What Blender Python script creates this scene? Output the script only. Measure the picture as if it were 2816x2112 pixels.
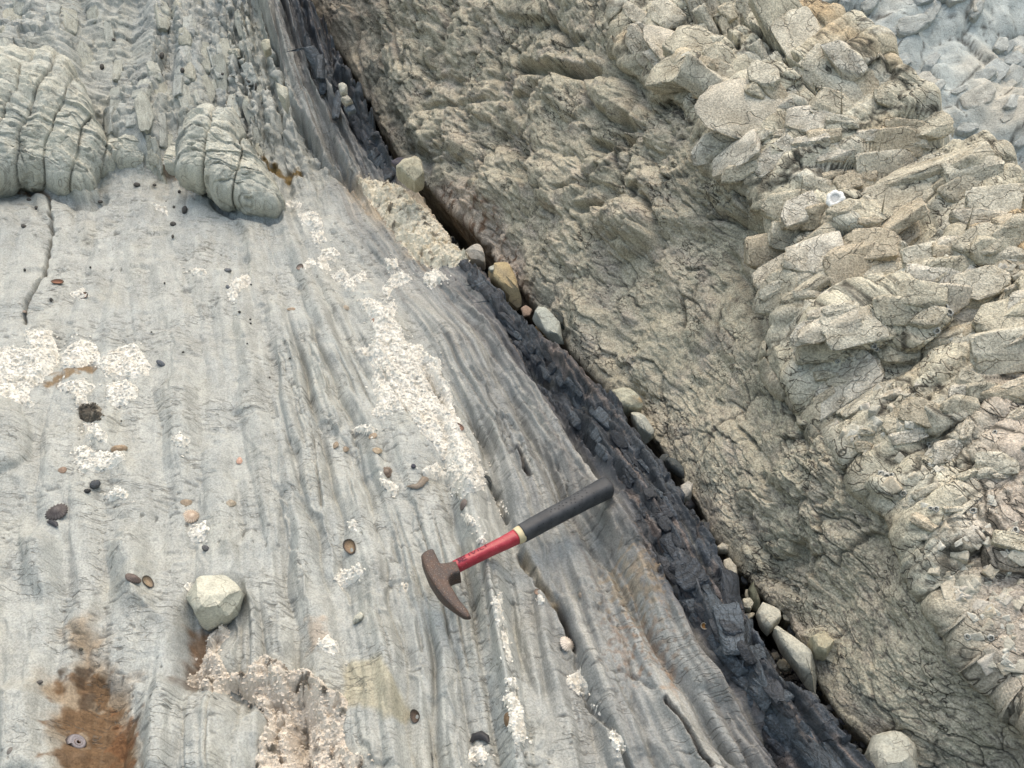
import bpy, math, random
import numpy as np
from mathutils import Vector, Matrix

for o in list(bpy.data.objects):
    bpy.data.objects.remove(o)
random.seed(7)
rng = np.random.default_rng(11)

# ------------------------------------------------------------------ camera, sky, sun, exposure
CAM_H = 1.2
PITCH = math.radians(42)          # below the horizontal
LENS = 35.0
scn = bpy.context.scene
col = scn.collection
cam_d = bpy.data.cameras.new('camera')
cam_d.lens = LENS
cam_d.sensor_width = 36
cam_d.clip_start = 0.02
cam_d.clip_end = 200
cam = bpy.data.objects.new('camera', cam_d)
col.objects.link(cam)
cam.location = (0, 0, CAM_H)
cam.rotation_euler = (math.radians(90) - PITCH, 0, 0)
scn.camera = cam

SUN_EL, SUN_AZ = math.radians(66), math.radians(14)      # azimuth from +Y towards +X
world = bpy.data.worlds.new('World')
scn.world = world
world.use_nodes = True
wn = world.node_tree
bg = wn.nodes['Background']
sky = wn.nodes.new('ShaderNodeTexSky')
sky.sky_type = 'NISHITA'
sky.sun_disc = False
sky.sun_elevation = SUN_EL
sky.sun_rotation = SUN_AZ
sky.air_density = 2.3
sky.dust_density = 5.8
sky.ozone_density = 0.6
wn.links.new(sky.outputs[0], bg.inputs[0])
bg.inputs[1].default_value = 0.15
sd = bpy.data.lights.new('sun', 'SUN')
sd.energy = 0.9
sd.angle = math.radians(85)
sd.color = (1.0, 1.0, 1.0)
sun = bpy.data.objects.new('sun', sd)
col.objects.link(sun)
sdir = Vector((math.sin(SUN_AZ) * math.cos(SUN_EL), math.cos(SUN_AZ) * math.cos(SUN_EL), math.sin(SUN_EL)))
sun.rotation_euler = sdir.to_track_quat('Z', 'Y').to_euler()
sun.location = (2, 3, 5)
vs = scn.view_settings
vs.view_transform = 'Standard'
vs.look = 'None'
vs.gamma = 1
vs.use_curve_mapping = False
vs.exposure = 0.60
scn.cycles.max_bounces = 4
scn.cycles.diffuse_bounces = 3

# ------------------------------------------------------------------ measuring the photograph
F = LENS / 36 * 2816
ST, CT = math.sin(PITCH), math.cos(PITCH)
CAM = np.array([0, 0, CAM_H])

def project(P):
    """world points (...,3) -> photograph pixels and depth"""
    x, y, z = P[..., 0], P[..., 1], P[..., 2] - CAM_H
    d = y * CT - z * ST
    return 1408 + F * x / d, 1056 - F * (y * ST + z * CT) / d, d

def ray(px, py):
    u = (np.asarray(px, float) - 1408) / F
    v = (1056 - np.asarray(py, float)) / F
    return np.stack([u, CT + v * ST, -ST + v * CT], -1)

def on_z(px, py, z=0.0):
    d = ray(px, py)
    t = (z - CAM_H) / d[..., 2]
    return CAM + d * t[..., None]

CROP = dict(A=(0, 0), B=(700, 0), C=(1400, 0), D=(1876, 0), E=(0, 704), F=(700, 704), G=(1300, 704), H=(1876, 704),
            I=(0, 1408), J=(700, 1408), K=(1500, 1408), L=(1876, 1408))

def cr(c, pts, s=0.42495):
    ox, oy = CROP[c] if isinstance(c, str) else c
    return [(ox + x * s, oy + y * s) for x, y in pts]

# ------------------------------------------------------------------ noise
_p = np.random.default_rng(5).permutation(256)
PERM = np.concatenate([_p, _p, _p]).astype(np.int32)
_ang = np.arange(256) / 256 * 2 * math.pi * 7
GX, GY = np.cos(_ang).astype(np.float32), np.sin(_ang).astype(np.float32)
RN = np.random.default_rng(9).random((256, 3)).astype(np.float32)

def perlin(x, y, seed=0):
    x = np.asarray(x, np.float32) + seed * 17.31
    y = np.asarray(y, np.float32) - seed * 9.73
    xi = np.floor(x).astype(np.int32); yi = np.floor(y).astype(np.int32)
    xf = x - xi; yf = y - yi
    xi &= 255; yi &= 255
    u = xf * xf * xf * (xf * (xf * 6 - 15) + 10); v = yf * yf * yf * (yf * (yf * 6 - 15) + 10)
    a = PERM[xi] + yi; b = PERM[xi + 1] + yi
    def g(h, dx, dy):
        h = PERM[h]
        return GX[h] * dx + GY[h] * dy
    n0 = g(a, xf, yf); n1 = g(b, xf - 1, yf); n2 = g(a + 1, xf, yf - 1); n3 = g(b + 1, xf - 1, yf - 1)
    l0 = n0 + u * (n1 - n0); l1 = n2 + u * (n3 - n2)
    return (l0 + v * (l1 - l0)) * 1.45

def fbm(x, y, o=4, seed=0, gain=0.5):
    s = 0; a = 1; t = 0
    for i in range(o):
        s = s + a * perlin(x * 2 ** i, y * 2 ** i, seed + i * 3); t += a; a *= gain
    return s / t

def ridged(x, y, o=3, seed=0, gain=0.5):
    s = 0; a = 1; t = 0
    for i in range(o):
        s = s + a * (1 - 2 * np.abs(perlin(x * 2 ** i, y * 2 ** i, seed + i * 5))); t += a; a *= gain
    return s / t

def worley(x, y, seed=0, jit=0.9):
    """F1, distance to the cell edge, random number of the cell, offset from the cell centre"""
    x = np.asarray(x, np.float32) + seed * 13.7; y = np.asarray(y, np.float32) + seed * 7.9
    xi = np.floor(x).astype(np.int32); yi = np.floor(y).astype(np.int32)
    best = np.full(x.shape, 9.0, np.float32); bx = np.zeros_like(x); by = np.zeros_like(x); bid = np.zeros(x.shape, np.int32)
    cand = []
    for j in (-1, 0, 1):
        for i in (-1, 0, 1):
            h = PERM[PERM[(xi + i) & 255] + ((yi + j) & 255)]
            dx = (xi + i) + 0.5 + (RN[h, 0] - 0.5) * jit - x
            dy = (yi + j) + 0.5 + (RN[h, 1] - 0.5) * jit - y
            d = dx * dx + dy * dy
            m = d < best
            best = np.where(m, d, best); bx = np.where(m, dx, bx); by = np.where(m, dy, by); bid = np.where(m, h, bid)
            cand.append((dx, dy))
    ed = np.full(x.shape, 9.0, np.float32)
    for dx, dy in cand:
        rx = dx - bx; ry = dy - by
        l = np.sqrt(rx * rx + ry * ry)
        e = np.where(l > 1e-4, ((dx + bx) * rx + (dy + by) * ry) * 0.5 / np.maximum(l, 1e-4), 9)
        ed = np.minimum(ed, e)
    return np.sqrt(best), ed, RN[bid, 2], -bx, -by

def sstep(a, b, x):
    t = np.clip((x - a) / (b - a), 0, 1)
    return t * t * (3 - 2 * t)

def sdf(px, py, poly, pad=150):
    """signed distance in pixels to a polygon, positive inside; far points get -pad"""
    P = np.array(poly, float)
    out = np.full(px.shape, -float(pad), np.float32)
    m = (px > P[:, 0].min() - pad) & (px < P[:, 0].max() + pad) & (py > P[:, 1].min() - pad) & (py < P[:, 1].max() + pad)
    x = px[m]; y = py[m]
    if not len(x):
        return out
    d = np.full(x.shape, 1e9); ins = np.zeros(x.shape, bool)
    Q = np.roll(P, -1, 0)
    for (x0, y0), (x1, y1) in zip(P, Q):
        ex, ey = x1 - x0, y1 - y0
        t = np.clip(((x - x0) * ex + (y - y0) * ey) / (ex * ex + ey * ey + 1e-9), 0, 1)
        d = np.minimum(d, (x - x0 - t * ex) ** 2 + (y - y0 - t * ey) ** 2)
        if y0 != y1:
            c = (y0 > y) != (y1 > y)
            ins ^= c & (x < ex * (y - y0) / (y1 - y0) + x0)
    d = np.sqrt(d)
    out[m] = np.where(ins, d, -np.minimum(d, pad))
    return out

def dline(px, py, line, pad=80):
    """distance in pixels to a polyline"""
    P = np.array(line, float)
    out = np.full(px.shape, float(pad), np.float32)
    m = (px > P[:, 0].min() - pad) & (px < P[:, 0].max() + pad) & (py > P[:, 1].min() - pad) & (py < P[:, 1].max() + pad)
    x = px[m]; y = py[m]
    if not len(x):
        return out
    d = np.full(x.shape, 1e9)
    for (x0, y0), (x1, y1) in zip(P[:-1], P[1:]):
        ex, ey = x1 - x0, y1 - y0
        t = np.clip(((x - x0) * ex + (y - y0) * ey) / (ex * ex + ey * ey + 1e-9), 0, 1)
        d = np.minimum(d, (x - x0 - t * ex) ** 2 + (y - y0 - t * ey) ** 2)
    out[m] = np.minimum(np.sqrt(d), pad)
    return out

def mix(a, b, t):
    return a + (np.asarray(b, np.float32) - a) * t[..., None]

# ------------------------------------------------------------------ objects and materials
def tag(o, label=None, cat=None, group=None, kind=None):
    if label: o['label'] = label
    if cat: o['category'] = cat
    if group: o['group'] = group
    if kind: o['kind'] = kind
    return o

def mesh_from(name, V, faces, mat, parent=None, colour=None, uv=None, smooth=True, sharp=None):
    """V (n,3); faces (m,k) with k = 3 or 4; colour per vertex; uv per vertex"""
    me = bpy.data.meshes.new(name)
    V = np.ascontiguousarray(V, np.float32); Fa = np.ascontiguousarray(faces, np.int32)
    n, k = Fa.shape
    me.vertices.add(len(V)); me.vertices.foreach_set('co', V.ravel())
    me.loops.add(n * k); me.loops.foreach_set('vertex_index', Fa.ravel())
    me.polygons.add(n); me.polygons.foreach_set('loop_start', np.arange(0, n * k, k, dtype=np.int32))
    me.polygons.foreach_set('use_smooth', np.full(n, smooth))
    if colour is not None:
        a = me.attributes.new('tint', 'FLOAT_COLOR', 'POINT')
        c = np.ones((len(V), 4), np.float32); colour = np.asarray(colour); c[:, :colour.shape[1]] = colour
        a.data.foreach_set('color', c.ravel())
    if uv is not None:
        l = me.uv_layers.new(name='bed')
        l.data.foreach_set('uv', np.ascontiguousarray(np.asarray(uv, np.float32)[Fa.ravel()]).ravel())
    me.update(); me.validate()
    if sharp: me.set_sharp_from_angle(angle=math.radians(sharp))
    me.materials.append(mat)
    o = bpy.data.objects.new(name, me)
    col.objects.link(o)
    o.parent = parent
    return o

def grid_faces(r, c, keep=None):
    i = np.arange(r * c).reshape(r, c)
    f = np.stack([i[:-1, :-1], i[:-1, 1:], i[1:, 1:], i[1:, :-1]], -1)
    return f[keep] if keep is not None else f.reshape(-1, 4)

def compact(V, f, *arrs):
    u, inv = np.unique(f, return_inverse=True)
    return (V[u], inv.reshape(f.shape)) + tuple(a[u] for a in arrs)

def lookup(Z, i, j):
    i = np.clip(i, 0, Z.shape[0] - 1.001); j = np.clip(j, 0, Z.shape[1] - 1.001)
    a = i.astype(int); b = j.astype(int); u = i - a; v = j - b
    return (Z[a, b] * (1 - u) * (1 - v) + Z[a + 1, b] * u * (1 - v) + Z[a, b + 1] * (1 - u) * v + Z[a + 1, b + 1] * u * v)

class NT:
    def __init__(s, name, rough=0.9, spec=0.25):
        s.m = bpy.data.materials.new(name); s.m.use_nodes = True
        s.t = s.m.node_tree; s.b = s.t.nodes['Principled BSDF']
        s.b.inputs['Roughness'].default_value = rough
        s.b.inputs['Specular IOR Level'].default_value = spec
    def n(s, typ, **kw):
        nd = s.t.nodes.new(typ)
        for k, v in kw.items():
            if k in nd.inputs: nd.inputs[k].default_value = v
            else: setattr(nd, k, v)
        return nd
    def l(s, a, b): s.t.links.new(a, b)
    def noise(s, vec, scale, detail=4, rough=0.6):
        nd = s.n('ShaderNodeTexNoise'); nd.inputs['Scale'].default_value = scale
        nd.inputs['Detail'].default_value = detail; nd.inputs['Roughness'].default_value = rough
        if vec is not None: s.l(vec, nd.inputs['Vector'])
        return nd.outputs[0]
    def math(s, op, a, b=None, clamp=False):
        nd = s.n('ShaderNodeMath', operation=op); nd.use_clamp = clamp
        for i, v in enumerate((a, b)):
            if v is None: continue
            if isinstance(v, (int, float)): nd.inputs[i].default_value = v
            else: s.l(v, nd.inputs[i])
        return nd.outputs[0]
    def ramp(s, f, a, b, lo=0.0, hi=1.0):
        nd = s.n('ShaderNodeMapRange'); nd.interpolation_type = 'SMOOTHSTEP'
        nd.inputs[1].default_value = a; nd.inputs[2].default_value = b; nd.inputs[3].default_value = lo; nd.inputs[4].default_value = hi
        s.l(f, nd.inputs[0]); return nd.outputs[0]
    def mixc(s, f, a, b, typ='MIX'):
        nd = s.n('ShaderNodeMix'); nd.data_type = 'RGBA'; nd.blend_type = typ
        for i, v in ((0, f), (6, a), (7, b)):
            if isinstance(v, (int, float)): nd.inputs[i].default_value = v
            elif isinstance(v, tuple): nd.inputs[i].default_value = (*v, 1)
            else: s.l(v, nd.inputs[i])
        return nd.outputs[2]
    def mapping(s, vec, scale):
        nd = s.n('ShaderNodeMapping'); nd.inputs['Scale'].default_value = scale; s.l(vec, nd.inputs[0]); return nd.outputs[0]
    def bump(s, h, dist, strength=1.0, prev=None):
        nd = s.n('ShaderNodeBump'); nd.inputs['Distance'].default_value = dist; nd.inputs['Strength'].default_value = strength
        s.l(h, nd.inputs['Height'])
        if prev is not None: s.l(prev, nd.inputs['Normal'])
        return nd.outputs[0]

def rock_mat(name, grain=1.0, crack_amt=0.6, crack_col=(0.10, 0.095, 0.085), streak=0.2, bump=0.0012, sc=(60, 9), cs=(26, 60), cw=0.018):
    """rock: colour per vertex (alpha = where hairline cracks may run), bedding streaks and grain on top"""
    k = NT(name)
    at = k.n('ShaderNodeAttribute'); at.attribute_name = 'tint'
    geo = k.n('ShaderNodeNewGeometry'); pos = geo.outputs['Position']
    uvn = k.n('ShaderNodeUVMap'); uvn.uv_map = 'bed'; uv = uvn.outputs[0]
    g2 = k.noise(pos, 330, 3, 0.75)
    st = k.noise(k.mapping(uv, (sc[0], sc[1], 1)), 1.0, 3, 0.6)
    cn = k.n('ShaderNodeTexNoise'); cn.inputs['Scale'].default_value = 1; cn.inputs['Detail'].default_value = 2.5; cn.inputs['Roughness'].default_value = 0.55
    k.l(k.mapping(uv, (cs[0], cs[1], 1)), cn.inputs['Vector'])
    cr_ = k.math('MULTIPLY', k.ramp(k.math('ABSOLUTE', k.math('SUBTRACT', cn.outputs[0], 0.5)), 0.0, cw, 1.0, 0.0), at.outputs['Alpha'])
    c = at.outputs['Color']
    c = k.mixc(1.0, c, k.mixc(k.ramp(st, 0.3, 0.7), (1 - streak,) * 3, (1 + streak * 0.6,) * 3), 'MULTIPLY')
    c = k.mixc(1.0, c, k.mixc(k.ramp(g2, 0.3, 0.7), (1 - 0.22 * grain,) * 3, (1 + 0.18 * grain,) * 3), 'MULTIPLY')
    c = k.mixc(k.math('MULTIPLY', cr_, crack_amt), c, crack_col)
    k.l(c, k.b.inputs['Base Color'])
    h = k.math('ADD', k.math('MULTIPLY', g2, 1.0), k.math('MULTIPLY', st, 0.8))
    h = k.math('SUBTRACT', h, k.math('MULTIPLY', cr_, 0.8))
    k.l(k.bump(h, bump), k.b.inputs['Normal'])
    return k.m
# ------------------------------------------------------------------ the pale rock platform and the dark shale bed: one surface, two objects
def base_z(y):
    """the platform lies flat near the camera and climbs behind the broken edge"""
    t = np.clip(y - 2.02, 0, None)
    return 0.44 * (np.sqrt(t * t + 0.05) - math.sqrt(0.05)) + 0.02 * np.sin(y * 2.1)

NR, NC = 900, 760
_y = np.linspace(0.12, 5.2, 6000)
_py = project(np.stack([np.zeros_like(_y), _y, base_z(_y)], -1))[1]
_dense = np.concatenate([np.linspace(2800, 2180, 70, endpoint=False), np.linspace(2180, -40, NR - 110, endpoint=False), np.linspace(-40, -420, 40)])
RY = np.interp(-_dense, -_py, _y)                     # world y of each row
RZ = base_z(RY)
RPY = _dense
GUY = [-420, -100, 300, 600, 900, 1200, 1500, 1800, 2200, 2800]
GUIDE = [[-1600] * 10,
         [20, 20, 36, 140, 75, 45, 30, 20, 10, 0],
         [440, 440, 450, 362, 352, 345, 335, 325, 300, 280],
         [560, 600, 655, 640, 665, 715, 750, 775, 795, 810],
         [620, 655, 725, 770, 860, 985, 1080, 1155, 1195, 1230],
         [640, 680, 800, 900, 1095, 1275, 1345, 1400, 1470, 1550],
         [660, 720, 850, 1000, 1240, 1405, 1505, 1610, 1790, 2000],
         [690, 760, 905, 1120, 1395, 1615, 1805, 1985, 2300, 2700],
         [740, 790, 985, 1220, 1450, 1745, 1950, 2120, 2480, 2900],
         [1300, 1350, 1500, 1700, 1950, 2250, 2450, 2620, 2980, 3400]]
DARK_R = [(650, -420), (700, -200), (800, -60), (855, 50), (940, 200), (1000, 340), (1050, 430), (1110, 510), (1195, 580), (1290, 720), (1330, 750),
          (1430, 880), (1520, 960), (1560, 1000), (1640, 1080), (1720, 1170), (1800, 1260), (1850, 1320), (1890, 1420), (1950, 1500),
          (2010, 1600), (2080, 1700), (2120, 1800), (2170, 1900), (2240, 1960), (2300, 2030), (2380, 2130), (2900, 2800)]
DARK_L = [(650, -420), (700, -200), (790, 0), (840, 160), (868, 238), (912, 289), (955, 330), (972, 370), (1014, 425), (1053, 476), (1080, 520), (1190, 600), (1255, 712), (1300, 776), (1385, 887), (1405, 942), (1483, 1057), (1550, 1129), (1597, 1193),
          (1665, 1265), (1715, 1350), (1745, 1442), (1755, 1514), (1797, 1586), (1830, 1650), (1880, 1700), (1950, 1745), (2005, 1833), (2040, 1890), (2098, 1960), (2122, 2045), (2150, 2112), (2500, 2800)]
WALL_L = [(690, -420), (730, -200), (820, -60), (872, 40), (962, 180), (1030, 330), (1100, 420), (1180, 490), (1270, 575), (1345, 680), (1440, 790), (1560, 920), (1690, 1060),
          (1790, 1170), (1860, 1275), (1930, 1385), (2020, 1500), (2095, 1600), (2180, 1720), (2255, 1850), (2330, 1960), (2420, 2040), (2560, 2120), (3080, 2800)]
def xat(line, py):
    a = np.array(line, float)
    return np.interp(py, a[:, 1], a[:, 0])

COLF = np.concatenate([np.linspace(-1100, -120, 60, endpoint=False), np.linspace(-120, 0, NC - 60)])    # column layout, last stretch rescaled per row
t_in = (COLF[60:] + 120) / 120.0
right = xat(WALL_L, RPY) + 170
GPX = np.empty((NR, NC))
GPX[:, :60] = COLF[:60]
GPX[:, 60:] = -120 + t_in[None, :] * (right[:, None] + 120)
depth = RY * CT + (CAM_H - RZ) * ST
GX_ = (GPX - 1408) / F * depth[:, None]
GY_ = np.repeat(RY[:, None], NC, 1)
PXg = GPX.astype(np.float32); PYg = np.repeat(RPY[:, None], NC, 1).astype(np.float32)
MPX = (depth / F)[:, None]                            # metres per photograph pixel
X = GX_.astype(np.float32); Y = GY_.astype(np.float32)

# bedding coordinate: metres across the beds, constant along a bed
gl = np.array([np.interp(RPY, GUY, g) for g in GUIDE])               # 10 x rows
gv = np.array([on_z(np.interp(1400, GUY, g), 1400)[0] for g in GUIDE])
BED = np.stack([np.interp(GPX[r], gl[:, r], gv) for r in range(NR)]).astype(np.float32)
BEDK = np.stack([np.interp(GPX[r], gl[:, r], np.arange(10)) for r in range(NR)]).astype(np.float32)
# slow meander of the beds
BW = BED + 0.012 * fbm(X / .35, Y / .5, 3, 3) + 0.004 * fbm(X / .08, Y / .15, 2, 8)

upper = sstep(620, 380, PYg)                          # the rough climbing part
Z = np.repeat(RZ[:, None], NC, 1).astype(np.float32)
Z += 0.022 * fbm(X / .42, Y / .42, 3, 1) + 0.008 * fbm(X / .13, Y / .16, 3, 2)
mar = sstep(4.7, 5.8, BEDK)                           # thinly laminated marl beside the shale
cen = np.clip(sstep(2.6, 3.6, BEDK + .0011 * (PYg - 1200)) * sstep(760, 1050, PYg), 0, 1)
left = 1 - np.maximum(np.maximum(cen, upper), mar)
r1 = perlin(BW / .062, Y / .55, 21)
r2 = perlin(BW / .030, Y / .36, 22)
r3 = 1 - np.abs(perlin(BW / .036, Y / .5, 23)) * 2
r4 = perlin(BW / .011, Y / .16, 24)
r5 = perlin(BW / .0045, Y / .10, 25)
part = sstep(-.1, .35, perlin(BW / .10, Y / .30, 28))                           # ribs come and go
Z += (.5 * left + 1.5 * cen + 1.0 * upper + .6 * mar) * (.012 * r1 + .0095 * r2 * (.4 + .6 * part))
Z += (.15 * left + 1.0 * cen + .4 * upper + .6 * mar) * (-.0085 * np.clip(r3, 0, 1) ** 2 * part)
Z += (.06 * left + .3 * cen + .06 * upper + 1.7 * mar) * (.0022 * r4 + .0009 * r5)
Z += (.004 + .004 * cen) * fbm(X / .05, Y / .06, 4, 29, .45) + left * .006 * fbm(X / .09, Y / .07, 3, 30)
B1 = np.abs(perlin(BW / .068 + .15 * perlin(X / .1, Y / .1, 310), Y / .85, 311)); B2 = np.abs(perlin(BW / .021, Y / .45, 312))
Z += (.62 * left + 1.35 * cen + 1.3 * upper + .22 * mar) * .040 * (np.minimum(B1, .5) - .3) + (.12 * left + 1.0 * cen + .2 * upper + .5 * mar) * .009 * (np.minimum(B2, .5) - .25)
Z += upper * .075 * sstep(500, 330, PYg + 40 * perlin(BW / .09, Y / .5, 313)) * sstep(950, 700, PXg)
groove = np.clip(np.abs(perlin(BW / .040, Y / .7, 26)) / 0.10, 0, 1)            # thin incised partings between beds
gm = sstep(0.05, 0.4, perlin(BW / .12, Y / .22, 27) + 0.2 * cen)
Z -= .0090 * (1 - groove) ** 1.5 * gm * (.15 + .9 * cen + .25 * upper)
Z += left * (.006 * fbm(X / .16, Y / .10, 4, 301) - .006 * sstep(.25, .55, fbm(X / .07, Y / .05, 3, 302)) + .003 * fbm(X / .025, Y / .02, 4, 303, .55)) + cen * .002 * fbm(X / .02, Y / .02, 4, 304, .55)
# broken scars across the beds: beds end in small steps, each remnant tilted its own way
wa, wb_ = .35 * fbm(X / .07, Y / .07, 3, 61), .35 * fbm(X / .07, Y / .07, 3, 62)
_, se1, sid1, ox_, oy_ = worley(BW / .060 + wa, Y / .21 + wb_, 31)
Z += sstep(0, .08, se1) * ((sid1 - .5) * (.003 + .008 * cen + .010 * upper) + (ox_ * np.sin(sid1 * 40) + oy_ * np.cos(sid1 * 57)) * (.003 + .006 * cen + .008 * upper))
_, se2, sid2, ox_, oy_ = worley(BW / .034 + wa * 1.3, Y / .075 + wb_ * 1.3, 32)
Z += sstep(.06, .4, perlin(X / .2, Y / .2, 64) + .25 * mar + .2 * cen) * sstep(0, .1, se2) * ((sid2 - .5) * .004 + ox_ * np.sin(sid2 * 40) * .004)
# hairline joints and pits
tick = sstep(0.30, 0.54, perlin(BW / .020 + 0.5 * perlin(X / .03, Y / .03, 63), Y / .0062 + .8 * perlin(X / .02, Y / .03, 65), 33)) * sstep(-0.05, 0.35, perlin(X / .11, Y / .13, 34) + .2 * upper)
tick = tick * (1 - upper)
Z -= 0.0018 * tick
pit = sstep(0.56, 0.72, perlin(X / .010, Y / .010, 35)) * sstep(0.1, .4, perlin(X / .15, Y / .15, 36))
Z -= 0.003 * pit
def bulge(poly, h, r, back=None, power=2.0):
    """raise a lump with a rounded rim; back=(y0,y1) fades it into the slope behind"""
    d = np.clip(sdf(PXg, PYg, poly) * MPX, 0, r) / r
    k = (1 - (1 - d) ** power) ** (1 / power)
    if back: k = k * sstep(back[0], back[1], PYg)
    return h * k
def hollow(poly, h, r):
    return -h * sstep(-0.35, 1, (sdf(PXg, PYg, poly) + 10 * perlin(X / .05, Y / .05, 47) + 4 * perlin(X / .02, Y / .02, 48)) * MPX / r)

LUMP_A = [(-200, 150), (60, 165), (150, 150), (200, 175), (235, 250), (260, 330), (278, 400), (330, 425), (333, 460), (310, 487), (275, 495), (270, 530), (240, 548),
          (180, 535), (120, 520), (85, 500), (20, 515), (0, 540), (-60, 560), (-200, 540)]
LUMP_B = [(540, 330), (646, 325), (680, 382), (718, 459), (748, 506), (778, 560), (769, 589), (680, 582), (608, 552), (578, 527), (493, 484), (501, 412), (521, 361)]
SILL = [(300, 380), (330, 455), (400, 478), (490, 489), (560, 520), (600, 380), (560, 300), (330, 300)]
wob = 9 * perlin(X / .05, Y / .05, 47) + 4 * perlin(X / .02, Y / .02, 48)
def bulge_w(poly, h, r, back=None, power=2.0):
    d = np.clip((sdf(PXg, PYg, poly) + wob) * MPX, 0, r) / r
    k = (1 - (1 - d) ** power) ** (1 / power)
    if back: k = k * sstep(back[0], back[1], PYg)
    return h * k
la = bulge_w(LUMP_A, 0.05, 0.10, (130, 420), 2.0); lb = bulge_w(LUMP_B, 0.05, 0.10, (300, 480), 2.0)
ls = bulge_w(SILL, 0.045, 0.025, (300, 440), 2.4)
Z -= 0
lumpm = np.clip(la / 0.04 + lb / 0.04, 0, 1)
Z += np.maximum(np.maximum(la, lb), ls) + upper * .055 * (np.abs(perlin(BW / .11 + .2 * perlin(X / .2, Y / .2, 365), Y / .35, 39)) - .3)
Z -= 0.02 * sstep(16, 0, dline(PXg, PYg + wob * .5, [(85, 512), (130, 535), (190, 549), (245, 560), (285, 540)])) + 0.02 * sstep(14, 0, dline(PXg, PYg + wob * .5, [(590, 560), (640, 590), (700, 598), (770, 600)]))
Z += bulge_w([(-250, 1060), (10, 1075), (60, 1110), (90, 1200), (85, 1270), (50, 1300), (15, 1322), (-250, 1330)], 0.035, 0.06, (1040, 1180))
# low smooth whalebacks in the lower left
def whale(poly, h, r):
    global Z
    Z += h * sstep(-.3, 1, (sdf(PXg, PYg, poly) + wob) * MPX / r)
for poly, h, r in (([(50, 1480), (110, 1440), (160, 1500), (170, 1620), (120, 1660), (60, 1600)], .022, .03),
                   ([(290, 1480), (380, 1440), (440, 1560), (430, 1690), (360, 1700), (310, 1640)], .026, .035),
                   ([(-20, 1890), (100, 1880), (150, 1930), (160, 2020), (180, 2180), (-20, 2200)], .03, .03),
                   ([(370, 1960), (430, 1850), (520, 1900), (640, 1930), (700, 1960), (735, 2010), (720, 2060), (700, 2200), (380, 2200)], .03, .035),
                   ([(150, 1300), (230, 1280), (260, 1400), (200, 1520), (150, 1450)], .014, .03),
                   ([(600, 1480), (680, 1450), (720, 1640), (690, 1720), (620, 1600)], .018, .03),
                   ([(400, 1050), (520, 1000), (560, 1200), (470, 1260), (400, 1180)], .016, .05),
                   ([(250, 1150), (340, 1120), (360, 1300), (280, 1340)], .012, .03),
                   ([(740, 1690), (790, 1690), (810, 1760), (780, 1800), (745, 1770)], .010, .012),
                   ([(1560, 1400), (1640, 1480), (1640, 1620), (1580, 1600)], .01, .02),
                   ([(1850, 1660), (1900, 1720), (1990, 1830), (2010, 1950), (1930, 1900), (1860, 1780)], .014, .015)):
    whale(poly, h, r)
RUST = [(190, 1720), (280, 1735), (275, 1830), (360, 1870), (372, 1960), (368, 2250), (185, 2250), (165, 2040), (150, 1960), (140, 1900), (175, 1830)]
CHAN = [(505, 1660), (520, 1600), (660, 1600), (650, 1700), (600, 1800), (660, 1830), (800, 1850), (940, 1930), (985, 2120), (985, 2300), (740, 2300), (732, 2010), (700, 1950),
        (640, 1920), (520, 1880), (480, 1840), (470, 1780), (490, 1720)]
Z += hollow(RUST, 0.03, 0.03) + hollow(CHAN, 0.045, 0.04)
# deep cracks along the beds
crn = 5 * fbm(X / .02, Y / .025, 3, 49)
for ln, wd, dp in (([(138, 540), (140, 637), (119, 697), (123, 720), (76, 831), (70, 890)], 9, .03),
                   ([(1337, 1548), (1380, 1705), (1401, 1833), (1439, 2045), (1450, 2112)], 11, .012),
                   ([(1431, 1506), (1470, 1580), (1542, 1663), (1585, 1790), (1627, 1918), (1678, 2003), (1730, 2088), (1760, 2150)], 16, .022),
                   ([(1530, 1630), (1560, 1700), (1580, 1760)], 20, .03),
                   ([(1422, 1235), (1440, 1280), (1458, 1320)], 9, .03),
                   ([(1340, 1310), (1380, 1360), (1400, 1410)], 12, .025),
                   ([(1831, 1940), (1882, 2016), (1925, 2088), (1950, 2120)], 8, .025),
                   ([(1078, 1463), (1105, 1560), (1150, 1705), (1159, 1833), (1170, 1960)], 14, .008),
                   ([(840, 942), (942, 1137), (972, 1171), (1000, 1300)], 7, .008),
                   ([(765, 960), (800, 1060), (860, 1200), (880, 1380)], 6, .006),
                   ([(788, 255), (800, 340), (850, 400), (890, 455), (960, 500)], 12, .03),
                   ([(739, 130), (760, 200), (786, 263)], 7, .02),
                   ([(446, 106), (452, 200), (450, 297)], 10, .02),
                   ([(1115, 1560), (1150, 1600), (1180, 1660)], 6, .004),
                   ([(1700, 1720), (1740, 1850), (1800, 1900)], 7, .008)):
    Z -= dp * sstep(wd * .8, 0, dline(PXg + wob * .8 + crn, PYg, ln)) * (.55 + .45 * sstep(-.3, .3, crn / 5))
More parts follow.
